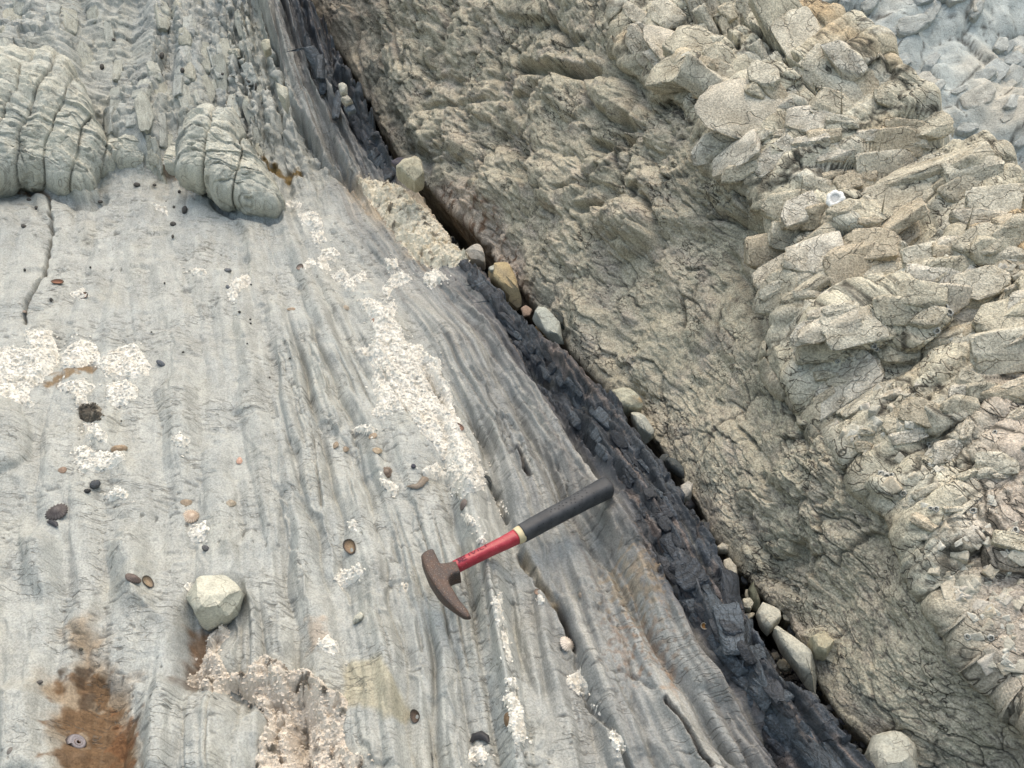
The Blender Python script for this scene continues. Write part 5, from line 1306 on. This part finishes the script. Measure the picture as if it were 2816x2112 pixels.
# ------------------------------------------------------------------ the hammer
def hammer():
    # plane of the hammer's top side, through two measured points
    pa, pb = (1215, 1560), (1672, 1347)
    qa, qb = on_platform(*pa)[0], on_platform(*pb)[0]
    A = on_z(*pa, qa[2] + .034); B = on_z(*pb, qb[2] + .027)
    # lift it until it rests on the highest ribs beneath it
    for _ in range(3):
        ss = np.linspace(-.05, 1.02, 60)
        L_ = A[None] + (B - A)[None] * ss[:, None]
        side = unit(np.cross(B - A, np.array([0, 0, 1.0])))
        pen = np.max([plat_z(L_[:, 0] + side[0] * k_, L_[:, 1] + side[1] * k_) - (L_[:, 2] - .026 - .003 * (ss > .4)) for k_ in (-.008, 0, .008)], 0)
        da, db = np.max(pen * (1 - ss)), np.max(pen * ss)
        A = on_z(*pa, A[2] + max(0, pen[ss < .5].max())); B = on_z(*pb, B[2] + max(0, pen[ss >= .5].max()))
    ux = unit(B - A); n = unit(np.array([0, 0, 1.0]) - ux * ux[2]); uy = np.cross(n, ux)
    def on_plane(p, off=0.0):
        d = ray(*p); t = ((A + n * off - CAM) @ n) / (d @ n)
        return CAM + d * t
    root = bpy.data.objects.new('geological_hammer', None)
    root.empty_display_size = .05
    col.objects.link(root)
    root.location = A - n * .03
    tag(root, 'geological hammer with rusty pick head, red shaft and black rubber grip', 'hammer')
    o0 = np.array(root.location)
    h2 = lambda pts: cr((1150, 1420), pts, .18083)
    h1 = lambda pts: cr((1100, 1280), pts, .28933)
    # --- head: outline of the top side, extruded down with rounded edges
    out = h2([(40, 590), (52, 560), (100, 520), (150, 492), (200, 478), (235, 490), (262, 550), (295, 622), (325, 680), (345, 698), (420, 690), (500, 676), (575, 665), (610, 745), (640, 828), (560, 850), (500, 875), (468, 910), (462, 960), (485, 1015), (520, 1070),
              (560, 1130), (600, 1195), (640, 1255), (690, 1310), (740, 1365), (775, 1430), (800, 1488), (785, 1500), (750, 1500), (715, 1492), (680, 1478), (615, 1425), (550, 1370), (475, 1300), (400, 1228), (340, 1158), (280, 1080), (215, 985), (150, 880), (118, 805), (88, 730), (62, 660)])
    O = np.array([on_plane(p) for p in out])
    q2 = np.stack([(O - A) @ ux, (O - A) @ uy], -1)
    tip = np.stack([(on_plane(h2([(790, 1490)])[0]) - A) @ ux, (on_plane(h2([(790, 1490)])[0]) - A) @ uy])
    dt = np.linalg.norm(q2 - tip, axis=1)
    th = .026 * np.clip(.30 + dt / .09, .30, 1.0)
    nx = np.roll(q2, -1, 0) - np.roll(q2, 1, 0); nx /= np.linalg.norm(nx, axis=1, keepdims=True)
    inw = np.stack([-nx[:, 1], nx[:, 0]], -1)
    area = .5 * np.sum(q2[:, 0] * np.roll(q2[:, 1], -1) - np.roll(q2[:, 0], -1) * q2[:, 1])
    if area < 0: inw = -inw
    drop = .004 * np.clip(1 - dt / .10, 0, 1)               # the pick droops to its point
    rings = []
    for ins, zz in ((.0035, 0.0), (.0012, -.0010), (0.0, -.0035), (0.0, -1.0), (.0012, -1.08), (.004, -1.12)):
        p = q2 + inw * ins
        hz = np.where(zz > -.5, zz, zz * th) * np.ones(len(q2)) - drop * (1 if zz > -.5 else .6)
        rings.append(A - o0 + p[:, :1] * ux + p[:, 1:] * uy + hz[:, None] * n)
    N = len(q2)
    import bmesh
    bm = bmesh.new()
    vs_ = [[bm.verts.new(v) for v in r] for r in rings]
    for a in range(5):
        for k in range(N):
            bm.faces.new((vs_[a][k], vs_[a][(k + 1) % N], vs_[a + 1][(k + 1) % N], vs_[a + 1][k]))
    bm.faces.new(vs_[0]); bm.faces.new(vs_[-1][::-1])
    bmesh.ops.recalc_face_normals(bm, faces=bm.faces)
    bmesh.ops.triangulate(bm, faces=[f for f in bm.faces if len(f.verts) > 4])
    me = bpy.data.meshes.new('hammer_head'); bm.to_mesh(me); bm.free()
    for p in me.polygons: p.use_smooth = abs(p.normal.dot(Vector(n))) < .55
    k = NT('rusty_steel', .62, .5)
    geo = k.n('ShaderNodeNewGeometry'); pos = geo.outputs['Position']
    n1 = k.noise(pos, 55, 5, .65); n2 = k.noise(pos, 260, 4, .7); n3 = k.noise(pos, 900, 2, .6)
    c = k.mixc(k.ramp(n1, .35, .65), (.062, .052, .050), (.095, .062, .048))
    c = k.mixc(k.ramp(n2, .54, .74), c, (.17, .085, .045))
    c = k.mixc(k.ramp(n3, .62, .72), c, (.36, .32, .28))
    k.l(c, k.b.inputs['Base Color'])
    k.b.inputs['Metallic'].default_value = .35
    k.l(k.bump(n2, .0012), k.b.inputs['Normal'])
    me.materials.append(k.m)
    ob = bpy.data.objects.new('hammer_head', me); col.objects.link(ob); ob.parent = root
    ob['label'] = 'rusty brown steel pick head with chisel tip'
    # --- shaft, cream ring and grip: oval sections along the measured centre line
    def sweep(name, stations, mat, cap=True, sq=.8, label=None):
        V3, f = [], []
        M = 28
        st = [(np.array(on_plane(p, -.013 - dz)), w, t) for (p, w, t, dz) in stations]
        for kk, (P, w, t) in enumerate(st):
            m = np.linalg.norm(P - CAM) / F
            d_ = unit(st[min(kk + 1, len(st) - 1)][0] - st[max(kk - 1, 0)][0]); s_ = unit(np.cross(n, d_)); n_ = np.cross(d_, s_)
            for j in range(M):
                a = j / M * 2 * math.pi
                ca, sa = math.cos(a), math.sin(a)
                V3.append(P - o0 + s_ * (w / 2 * m * math.copysign(abs(ca) ** sq, ca)) + n_ * (t * math.copysign(abs(sa) ** sq, sa)))
        K = len(st)
        for a in range(K - 1):
            for j in range(M):
                f.append((a * M + j, a * M + (j + 1) % M, (a + 1) * M + (j + 1) % M, (a + 1) * M + j))
        c0 = len(V3); V3.append(st[0][0] - o0); V3.append(st[-1][0] - o0)
        tri = [(c0, (j + 1) % M, j, j) for j in range(M)]
        f3 = np.array([(c0, (j + 1) % M, j) for j in range(M)] + [(c0 + 1, (K - 1) * M + j, (K - 1) * M + (j + 1) % M) for j in range(M)])
        me = bpy.data.meshes.new(name)
        me.from_pydata([tuple(v) for v in V3], [], [tuple(x) for x in f] + [tuple(x) for x in f3])
        for p in me.polygons: p.use_smooth = True
        me.materials.append(mat)
        o = bpy.data.objects.new(name, me); col.objects.link(o); o.parent = root
        if label: o['label'] = label
        return o, st
    def lerp_st(pts, k=4):
        r = []
        for a, b in zip(pts[:-1], pts[1:]):
            for i in range(k):
                t = i / k
                r.append(((a[0][0] + (b[0][0] - a[0][0]) * t, a[0][1] + (b[0][1] - a[0][1]) * t), a[1] + (b[1] - a[1]) * t, a[2] + (b[2] - a[2]) * t, a[3] + (b[3] - a[3]) * t))
        r.append(pts[-1]); return r
    def foreshort(w): return w * 1.02
    k = NT('red_painted_shaft', .42, .5)
    tc = k.n('ShaderNodeNewGeometry'); n1 = k.noise(tc.outputs['Position'], 90, 4, .6); n2 = k.noise(tc.outputs['Position'], 600, 2, .6)
    c = k.mixc(k.ramp(n1, .35, .7), (.30, .022, .035), (.40, .035, .055))
    c = k.mixc(k.ramp(n2, .66, .74), c, (.45, .22, .2))
    k.l(c, k.b.inputs['Base Color']); k.l(k.bump(n1, .0004), k.b.inputs['Normal'])
    red = k.m
    s_pts = [(h2([(560, 775)])[0], 30, .0105, 0), (h2([(607, 750)])[0], 31, .0105, 0), (h2([(820, 645)])[0], 30, .0103, 0), (h2([(1050, 530)])[0], 30.5, .0103, 0), (h2([(1300, 410)])[0], 34, .0105, 0), (h2([(1500, 305)])[0], 39, .011, 0)]
    shaft, sst = sweep('shaft', lerp_st(s_pts), red, sq=.75, label='red painted shaft with faded dark marker writing')
    k = NT('cream_band', .7, .3); k.b.inputs['Base Color'].default_value = (.55, .47, .30, 1)
    sweep('band', lerp_st([(h2([(1488, 311)])[0], 41, .0122, 0), (h2([(1520, 294)])[0], 43, .0126, 0), (h2([(1575, 262)])[0], 44, .0128, 0)], 3), k.m)
    k = NT('black_rubber', .6, .45)
    tc = k.n('ShaderNodeTexCoord')
    vo = k.n('ShaderNodeTexVoronoi'); vo.inputs['Scale'].default_value = 170; vo.inputs['Randomness'].default_value = .35; k.l(tc.outputs['Object'], vo.inputs['Vector'])
    nn = k.noise(tc.outputs['Object'], 60, 3, .6); n9 = k.noise(tc.outputs['Object'], 900, 2, .6)
    dot = k.ramp(vo.outputs['Distance'], .12, .22, 0, 1)
    c = k.mixc(k.ramp(nn, .3, .7), (.026, .029, .034), (.050, .053, .058))
    c = k.mixc(k.ramp(n9, .62, .75, 0, .5), c, (.09, .09, .09))
    k.l(k.mixc(dot, (.010, .011, .013), c), k.b.inputs['Base Color']); k.l(k.bump(dot, .0010), k.b.inputs['Normal'])
    g_pts = [(h1([(1152, 648)])[0], 44, .0140, 0), (h1([(1175, 637)])[0], 45, .0145, 0), (h1([(1360, 535)])[0], 46, .0148, 0), (h1([(1560, 428)])[0], 47, .0150, 0), (h1([(1760, 320)])[0], 49.5, .0155, 0), (h1([(1900, 245)])[0], 53, .0165, 0), (h1([(1955, 216)])[0], 54, .0165, 0), (h1([(1978, 204)])[0], 51, .0155, 0), (h1([(1990, 198)])[0], 44, .013, 0), (h1([(1996, 195)])[0], 30, .009, 0)]
    grip, _ = sweep('grip', lerp_st(g_pts, 3), k.m, sq=.72, label='black rubber grip with rows of small pits')
    # --- marker writing: faded strokes lying on the shaft's upper side
    k = NT('faded_marker', .7, .2)
    geo = k.n('ShaderNodeNewGeometry'); nz = k.noise(geo.outputs['Position'], 420, 3, .7)
    k.l(k.mixc(k.ramp(nz, .42, .62), (.055, .02, .035), (.22, .025, .04)), k.b.inputs['Base Color'])
    Pm = [s[0] for s in sst]
    def on_shaft(u, v):
        """u along the shaft 0..1, v across -1..1 on its upper side"""
        x = u * (len(Pm) - 1); i = min(int(x), len(Pm) - 2); w = x - i
        P = Pm[i] * (1 - w) + Pm[i + 1] * w
        wd = sst[i][1] * (1 - w) + sst[i + 1][1] * w; t = sst[i][2] * (1 - w) + sst[i + 1][2] * w
        d_ = unit(Pm[i + 1] - Pm[i]); s_ = unit(np.cross(n, d_)); n_ = np.cross(d_, s_)
        m = np.linalg.norm(P - CAM) / F
        # invert |cos|^.75
        ca = math.copysign(abs(v) ** (1 / .75), v); sa = math.sqrt(max(0, 1 - ca * ca)) ** .75
        return P - o0 + s_ * v * wd / 2 * m + n_ * (t * sa + .0004)
    V3, f = [], []
    def stroke(pts, wdt, thin=1.0):
        b = len(V3)
        for kx, (u, v) in enumerate(pts):
            p0 = pts[max(kx - 1, 0)]; p1 = pts[min(kx + 1, len(pts) - 1)]
            du, dv = (p1[0] - p0[0]) * 7, p1[1] - p0[1]; L = math.hypot(du, dv) + 1e-6
            ox, oy = -dv / L * wdt / 7, du / L * wdt
            V3.append(on_shaft(u + ox, v + oy)); V3.append(on_shaft(u - ox, v - oy))
        for kx in range(len(pts) - 1):
            f.append((b + 2 * kx, b + 2 * kx + 1, b + 2 * kx + 3, b + 2 * kx + 2))
    def poly_(pts, k=5):
        r = []
        for a, b2 in zip(pts[:-1], pts[1:]):
            r += [(a[0] + (b2[0] - a[0]) * i / k, a[1] + (b2[1] - a[1]) * i / k) for i in range(k)]
        return r + [pts[-1]]
    u0 = .17
    stroke(poly_([(u0, .45), (u0 + .055, .45), (u0 + .055, -.25), (u0 + .03, -.45), (u0, -.35)]), .11)
    stroke(poly_([(u0 + .05, .5), (u0 + .055, -.35)]), .13)
    stroke(poly_([(u0 + .15, .5), (u0 + .085, .45), (u0 + .085, -.45), (u0 + .15, -.4)]), .12)
    stroke(poly_([(u0 + .085, .02), (u0 + .14, .04)]), .11)
    for i, (a, b2) in enumerate((((.0, .35), (.0, -.25)), ((.035, .3), (.06, -.25)), ((.06, -.25), (.085, .3)), ((.12, .3), (.12, -.25)), ((.15, .3), (.15, -.2)), ((.15, -.2), (.19, -.2)), ((.22, .3), (.22, -.2)), ((.22, .28), (.26, .28)))):
        stroke(poly_([(u0 + .20 + a[0], a[1] + .15), (u0 + .20 + b2[0], b2[1] + .15)]), .045)
    me = bpy.data.meshes.new('marker_writing'); me.from_pydata([tuple(v) for v in V3], [], f); me.materials.append(k.m)
    o = bpy.data.objects.new('marker_writing', me); col.objects.link(o); o.parent = shaft
    # children were built relative to the root's location
hammer()

# ------------------------------------------------------------------ loose fragments set in the rock face, barnacles, dry stems
WFX, WFY, WFD = project(WPd)
flat_x, flat_y, flat_d = WFX.ravel(), WFY.ravel(), WFD.ravel()
flat_P, flat_N = WPd.reshape(-1, 3), WN.reshape(-1, 3)
def on_face(px, py, r=5):
    m = np.nonzero((np.abs(flat_x - px) < r) & (np.abs(flat_y - py) < r))[0]
    if not len(m): m = np.array([np.argmin((flat_x - px) ** 2 + (flat_y - py) ** 2)])
    i = m[np.argmin(flat_d[m])]
    return flat_P[i], flat_N[i]
r_ = np.random.default_rng(21)
frag_meshes = []
import bmesh
for v in range(14):
    bm = bmesh.new()
    bmesh.ops.create_cube(bm, size=1.5)
    for vv in bm.verts: vv.co += Vector(r_.uniform(-.28, .28, 3))
    bmesh.ops.bevel(bm, geom=list(bm.edges), offset=.22, segments=2, affect='EDGES', profile=.6)
    me = bpy.data.meshes.new('rock_fragment'); bm.to_mesh(me); bm.free()
    for p in me.polygons: p.use_smooth = True
    a = me.attributes.new('tint', 'FLOAT_COLOR', 'POINT')
    t_ = [(.54, .52, .45), (.50, .475, .395), (.47, .43, .345), (.56, .54, .47), (.50, .44, .34), (.48, .455, .38), (.53, .49, .42)][v % 7]
    c4 = np.ones((len(me.vertices), 4), np.float32); c4[:, :3] = np.array(t_) * r_.uniform(.9, 1.06); c4[:, 3] = .5
    a.data.foreach_set('color', c4.ravel())
    l = me.uv_layers.new(name='bed'); uvv = np.array([me.vertices[lp.vertex_index].co[:2] for lp in me.loops], np.float32) * .02 + v
    l.data.foreach_set('uv', uvv.ravel())
    me.materials.append(rock_stone)
    frag_meshes.append(me)
ZONES = [([(2230, 1090), (2420, 1020), (2560, 1060), (2560, 1240), (2460, 1330), (2340, 1220)], 48, (9, 24)),
         ([(2400, 1300), (2560, 1240), (2700, 1330), (2816, 1450), (2816, 1640), (2700, 1700), (2560, 1560)], 60, (9, 28)),
         ([(2560, 1560), (2816, 1640), (2816, 1900), (2720, 1830), (2640, 1700)], 50, (10, 30)),
         ([(2150, 880), (2230, 930), (2240, 1060), (2170, 1020)], 22, (8, 18)),
         ([(2640, 620), (2816, 600), (2816, 760), (2700, 780)], 22, (8, 20)),
         ([(1790, 110), (1900, 60), (2000, 150), (1880, 190)], 18, (7, 15)),
         ([(2050, 650), (2120, 650), (2120, 840), (2070, 800)], 14, (7, 16)),
         ([(1960, 400), (2060, 480), (2120, 560), (2000, 520)], 10, (7, 14))]
cnt = 0
for poly, num, (lo, hi) in ZONES:
    P_ = np.array(poly); b0 = P_.min(0); b1 = P_.max(0); made = 0
    while made < num:
        p = r_.uniform(b0, b1)
        if sdf(np.array([p[0]]), np.array([p[1]]), poly, 400)[0] < 0: continue
        made += 1
        pos, nn = on_face(p[0], p[1])
        mpx = np.linalg.norm(pos - CAM) / F
        sc = lo + (hi - lo) * r_.random() ** 1.8
        ob = bpy.data.objects.new('rock_fragment', frag_meshes[r_.integers(0, 14)])
        col.objects.link(ob); ob.parent = wall
        ob.scale = Vector((sc * r_.uniform(.8, 1.5), sc * r_.uniform(.6, 1.0), sc * r_.uniform(.45, .75))) * mpx
        ob.rotation_mode = 'QUATERNION'
        ob.rotation_quaternion = Vector(nn + r_.normal(0, .25, 3)).to_track_quat('Z', 'Y') @ Matrix.Rotation(r_.normal(.6, .7), 4, 'Z').to_quaternion()
        ob.location = pos - nn * sc * mpx * .44
# broad broken slabs that make up the upper part of the face
rock_slab_m = rock_mat('cracked_cream_slab', 1.7, .42, (.10, .09, .072), .26, .0034, (40, 40), (18, 30), .010)
slab_meshes = []
for v in range(18):
    bm = bmesh.new()
    bmesh.ops.create_cube(bm, size=2.0)
    for k_ in range(9):
        nn = r_.normal(0, 1, 3); nn[2] *= .55; nn /= np.linalg.norm(nn)
        lim = r_.uniform(.78, 1.05) * (abs(nn[0]) + abs(nn[1]) + abs(nn[2])) * .72
        geom = bm.verts[:] + bm.edges[:] + bm.faces[:]
        res = bmesh.ops.bisect_plane(bm, geom=geom, plane_co=Vector(nn * lim), plane_no=Vector(nn), clear_outer=True)
        ed_ = [g_ for g_ in res['geom_cut'] if isinstance(g_, bmesh.types.BMEdge)]
        if ed_: bmesh.ops.edgeloop_fill(bm, edges=ed_)
    bmesh.ops.remove_doubles(bm, verts=bm.verts[:], dist=.02)
    bmesh.ops.bevel(bm, geom=list(bm.edges), offset=.17, segments=2, affect='EDGES', profile=.5)
    bmesh.ops.triangulate(bm, faces=bm.faces[:])
    bmesh.ops.subdivide_edges(bm, edges=[e2 for e2 in bm.edges if e2.calc_length() > .45], cuts=2, use_grid_fill=True)
    bmesh.ops.triangulate(bm, faces=bm.faces[:])
    bm.normal_update()
    cv_ = np.array([tuple(x_.co) for x_ in bm.verts]); n1_ = fbm(cv_[:, 0] * 1.6 + v * 7 + cv_[:, 2], cv_[:, 1] * 2.2 + cv_[:, 2] * 1.3, 4, 800 + v, .6)
    for x_, d_ in zip(bm.verts, n1_): x_.co += x_.normal * float(d_) * .16
    me = bpy.data.meshes.new('rock_slab'); bm.to_mesh(me); bm.free()
    for p_ in me.polygons: p_.use_smooth = True
    me.set_sharp_from_angle(angle=math.radians(32))
    a = me.attributes.new('tint', 'FLOAT_COLOR', 'POINT')
    co = np.array([tuple(x_.co) for x_ in me.vertices], np.float32)
    c4 = np.ones((len(co), 4), np.float32)
    c4[:, :3] = np.array([(.58, .56, .475), (.54, .515, .42), (.60, .58, .51), (.52, .47, .37), (.56, .53, .45), (.50, .475, .39)][v % 6])
    c4[:, :3] *= np.array((1.03, .995, .955), np.float32)
    c4[:, :3] = mix(c4[:, :3], (.42, .36, .26), .6 * sstep(.0, .5, fbm(co[:, 0] * 1.2 + v * 3, co[:, 1] * 1.2 + co[:, 2], 3, 700 + v)))
    c4[:, 3] = .9
    a.data.foreach_set('color', c4.ravel())
    l = me.uv_layers.new(name='bed'); li = np.array([lp.vertex_index for lp in me.loops])
    l.data.foreach_set('uv', ((co[li][:, :2] + co[li][:, 2:] * .4) * np.array([.05, .022], np.float32) + v * .61).astype(np.float32).ravel())
    me.materials.append(rock_slab_m)
    slab_meshes.append(me)
flat_S, flat_W = dS.reshape(-1, 3), dW.reshape(-1, 3)
def face_index(px, py, r=6):
    m = np.nonzero((np.abs(flat_x - px) < r) & (np.abs(flat_y - py) < r))[0]
    return m[np.argmin(flat_d[m])] if len(m) else None
made = 0
for gy_s in np.arange(30, 1500, 44):
    for gx_s in np.arange(1740, 2880, 78):
        px_, py_ = gx_s + r_.uniform(-32, 32) + (gy_s % 88) * .4, gy_s + r_.uniform(-18, 18)
        if px_ < xat(LEDGE, py_) + 12 or px_ > xat(CREST, py_) - 18: continue
        if r_.random() < (.28 if py_ < 1000 else .55): continue
        i_ = face_index(px_, py_)
        if i_ is None: continue
        pos, nn = flat_P[i_], flat_N[i_]
        mpx = np.linalg.norm(pos - CAM) / F
        kk = float(sstep(420, 180, py_)); k2 = float(sstep(950, 1200, py_))
        bed = unit((.44 + .5 * kk + r_.normal(0, .10 + .5 * k2)) * unit(flat_S[i_]) + (.90 - .65 * kk) * unit(flat_W[i_]) + r_.normal(0, .08, 3))
        nz_ = unit(nn + .20 * unit(flat_S[i_]) * r_.uniform(-.4, 1.2) + r_.normal(0, .065, 3))
        by__ = unit(np.cross(nz_, bed)); bx__ = np.cross(by__, nz_)
        ln = r_.uniform(28, 84) * (1 if r_.random() < .8 else 1.5) * (1 - .35 * k2); wd = ln * r_.uniform(.34, .70); tk = r_.uniform(14, 26)
        ob = bpy.data.objects.new('rock_slab', slab_meshes[r_.integers(0, 18)])
        col.objects.link(ob); ob.parent = wall
        M_ = Matrix(((bx__[0] * ln * mpx, by__[0] * wd * mpx, nz_[0] * tk * mpx, 0), (bx__[1] * ln * mpx, by__[1] * wd * mpx, nz_[1] * tk * mpx, 0), (bx__[2] * ln * mpx, by__[2] * wd * mpx, nz_[2] * tk * mpx, 0), (0, 0, 0, 1)))
        ob.matrix_basis = Matrix.Translation(Vector(pos - nz_ * tk * mpx * r_.uniform(.42, .78))) @ M_
        made += 1
# blocks that stand out of the dark shale, and broken remnants of beds on the upper platform
def retint(tints, mat, seed):
    out = []
    for k_ in range(9):
        me = slab_meshes[k_ + seed].copy(); n_v = len(me.vertices)
        co = np.array([tuple(x_.co) for x_ in me.vertices], np.float32)
        c4 = np.ones((n_v, 4), np.float32); c4[:, :3] = np.array(tints[k_ % len(tints)])
        c4[:, :3] *= (1 + .35 * fbm(co[:, 0] * 1.5 + k_, co[:, 1] * 1.5 + co[:, 2], 3, 900 + k_))[:, None]
        c4[:, 3] = .6
        me.attributes['tint'].data.foreach_set('color', c4.ravel())
        me.materials.clear(); me.materials.append(mat)
        out.append(me)
    return out
def embed(name, meshes, parent, px, py, ahead, ln, wd, tk, sink, jit=.06):
    P = on_platform(px, py)[0]; Q = on_z(*ahead, P[2]) + np.array([0, 0, -.03 * (name == 'bed_remnant')])
    m_ = np.linalg.norm(P - CAM) / F
    nn = plat_n(P[0], P[1], .02); bx__ = unit(P - Q + r_.normal(0, .02, 3) * np.linalg.norm(P - Q) * 3)
    nz_ = unit(nn + r_.normal(0, jit, 3)); by__ = unit(np.cross(nz_, bx__)); bx__ = np.cross(by__, nz_)
    ob = bpy.data.objects.new(name, meshes[r_.integers(0, len(meshes))]); col.objects.link(ob); ob.parent = parent
    ax = np.stack([bx__ * ln * m_, by__ * wd * m_, nz_ * tk * m_], 1)
    M_ = Matrix.Identity(4)
    for a_ in range(3):
        for b_ in range(3): M_[a_][b_] = float(ax[a_, b_])
    ob.matrix_basis = Matrix.Translation(Vector(P - nz_ * tk * m_ * sink)) @ M_
shale_blocks = retint([(.036, .044, .055), (.052, .066, .080), (.030, .035, .043), (.066, .082, .098), (.044, .050, .060)], rock_shale, 0)
for py_ in list(np.linspace(170, 505, 22)) + list(np.linspace(735, 2105, 84)):
    xl, xr = xat(DARK_L, py_) + 12, xat(DARK_R, py_) - 26
    px_ = r_.uniform(xl, max(xr, xl + 5)); y2 = py_ + r_.uniform(-12, 12)
    big = r_.uniform(1.5, 2.4) if py_ > 1450 and r_.random() < .5 else 1.0
    embed('shale_block', shale_blocks, shale_o, px_, y2, (px_ + xat(DARK_R, y2 + 30) - xat(DARK_R, y2), y2 + 30), r_.uniform(18, 46) * big, r_.uniform(8, 17) * big, r_.uniform(8, 15), r_.uniform(.25, .6))
pale_blocks = retint([(.36, .37, .33), (.335, .35, .325), (.38, .375, .315), (.34, .345, .30)], rock_pale, 5)
for k_ in range(95):
    px_, py_ = r_.uniform(-20, 720), r_.uniform(10, 470)
    if sdf(np.array([px_]), np.array([py_]), LUMP_A, 400)[0] > -5 or sdf(np.array([px_]), np.array([py_]), LUMP_B, 400)[0] > -5: continue
    embed('bed_remnant', pale_blocks, platform, px_, py_, (px_ + (px_ - 250) * .02, py_ + 30), r_.uniform(22, 62), r_.uniform(9, 22), r_.uniform(9, 17), r_.uniform(.45, .8))
far_blocks = retint([(.44, .45, .42), (.38, .40, .385), (.47, .455, .40), (.40, .415, .39)], rock_pale, 8)
fx_, fy2, fd_ = project(_v.astype(float))
okv = np.nonzero((fx_ > 2150) & (fx_ < 2900) & (fy2 > -20) & (fy2 < 640) & (fd_ > .5))[0]
for i_ in r_.choice(okv, 130, replace=False):
    P = _v[i_].astype(float); m_ = fd_[i_] / F
    nz_ = unit(np.array([0, -.5, .86]) + r_.normal(0, .14, 3)); bx__ = unit(np.array([.85, .45, .3]) + r_.normal(0, .25, 3)); by__ = unit(np.cross(nz_, bx__)); bx__ = np.cross(by__, nz_)
    ln = r_.uniform(20, 62); wd = ln * r_.uniform(.35, .7); tk = r_.uniform(12, 24)
    ob = bpy.data.objects.new('rock_block', far_blocks[r_.integers(0, 9)]); col.objects.link(ob); ob.parent = behind
    M_ = Matrix.Identity(4)
    ax = np.stack([bx__ * ln * m_, by__ * wd * m_, nz_ * tk * m_], 1)
    for a_ in range(3):
        for b_ in range(3): M_[a_][b_] = float(ax[a_, b_])
    ob.matrix_basis = Matrix.Translation(Vector(P - nz_ * tk * m_ * r_.uniform(.3, .75))) @ M_
BAR = cr('H', [(1670, 270), (1690, 290), (1705, 320), (1720, 345), (1740, 360), (1655, 495), (1690, 510), (1725, 525), (1235, 590), (1265, 610), (1310, 622), (1340, 625), (1590, 1215), (1600, 1250), (1290, 1410), (1320, 1415), (1345, 1420), (2020, 1130), (1850, 195), (1880, 200), (1920, 210), (2040, 540), (1420, 1545), (1620, 1630), (1880, 1640), (1660, 1640), (1000, 690)]) + cr('L', [(2130, 160), (2110, 240), (2160, 120), (1990, 820), (1840, 820)])
bar_me = None
for px_, py_ in BAR:
    pos, nn = on_face(px_, py_)
    m = np.linalg.norm(pos - CAM) / F
    n_ = unit(nn * .6 + .4 * unit(CAM - pos)); ax = unit(np.cross(np.array([0, 1.0, 0]), n_)); ay = np.cross(n_, ax)
    prof = [(1.0, -.25, 0), (.92, .1, 0), (.72, .42, 0), (.56, .50, 0), (.46, .40, 1), (.38, .05, 1), (.2, -.02, 1), (.02, 0, 1)]
    ob = ring_mesh('barnacle', prof, 18, r_.uniform(7, 12) * m, r_.uniform(.8, 1), r_.random() * 6, pos, ax, ay, n_, lambda q_, a_, t_, rb: np.array((.40, .40, .37)) * (1 + .2 * rb) if t_ == 0 else np.array((.17, .165, .15)), .07, 6, int(px_))
    tag(ob, 'small grey ring shaped barnacle stuck on the cream rock face', 'barnacle', 'barnacles on the rock face')
pos, nn = on_face(2297, 562)
m = np.linalg.norm(pos - CAM) / F
n_ = unit(nn * .5 + .5 * unit(CAM - pos)); ax = unit(np.cross(np.array([0, 1.0, 0]), n_)); ay = np.cross(n_, ax)
pos = pos + n_ * .022
ob = ring_mesh('barnacle', [(1.0, -.1, 0), (.95, .1, 0), (.75, .2, 0), (.55, .22, 0), (.45, .12, 1), (.3, .10, 1), (.02, .1, 1)], 30, 26 * m, .85, .4, pos, ax, ay, n_, lambda q_, a_, t_, rb: np.array((.72, .72, .70)) * (1 + .08 * rb) if t_ == 0 else np.array((.50, .50, .49)), .06, 7, 5)
tag(ob, 'large chalk white barnacle base on the upper slab of the rock face', 'barnacle')
stm = NT('dry_stalk', .9, .1); stm.b.inputs['Base Color'].default_value = (.10, .075, .045, 1)
for pts, lab in (([(2118, 40), (2126, 15), (2132, 5), (2140, -20)], 'dry dark stalk farthest left on the ridge crest'), ([(2150, 64), (2154, 40), (2160, 22), (2162, 8)], 'dry dark stalk farthest right on the ridge crest'), ([(2134, 40), (2138, 22), (2140, 10)], 'short dry stalk between two others on the ridge crest')):
    p0, nn = on_face(*pts[0], 8)
    m = np.linalg.norm(p0 - CAM) / F
    cu = bpy.data.curves.new('dry_stalk', 'CURVE'); cu.dimensions = '3D'; cu.bevel_depth = 1.6 * m; cu.bevel_resolution = 2
    sp = cu.splines.new('POLY'); sp.points.add(len(pts) - 1)
    for i, p in enumerate(pts):
        sp.points[i].co = ((p[0] - pts[0][0]) * m, .01 * i, (pts[0][1] - p[1]) * m - (.01 if i == 0 else 0), 1); sp.points[i].radius = 1 - .2 * i
    dg_o = bpy.data.objects.new('dry_stalk', cu); me = bpy.data.meshes.new_from_object(dg_o); bpy.data.objects.remove(dg_o)
    me.materials.append(stm.m)
    o = bpy.data.objects.new('dry_stalk', me); o.location = p0; col.objects.link(o)
    tag(o, lab, 'plant stalk')

by_place('barnacles on the rock face', 'small grey ring shaped barnacle on the cream rock face, %s from the left', from_left)
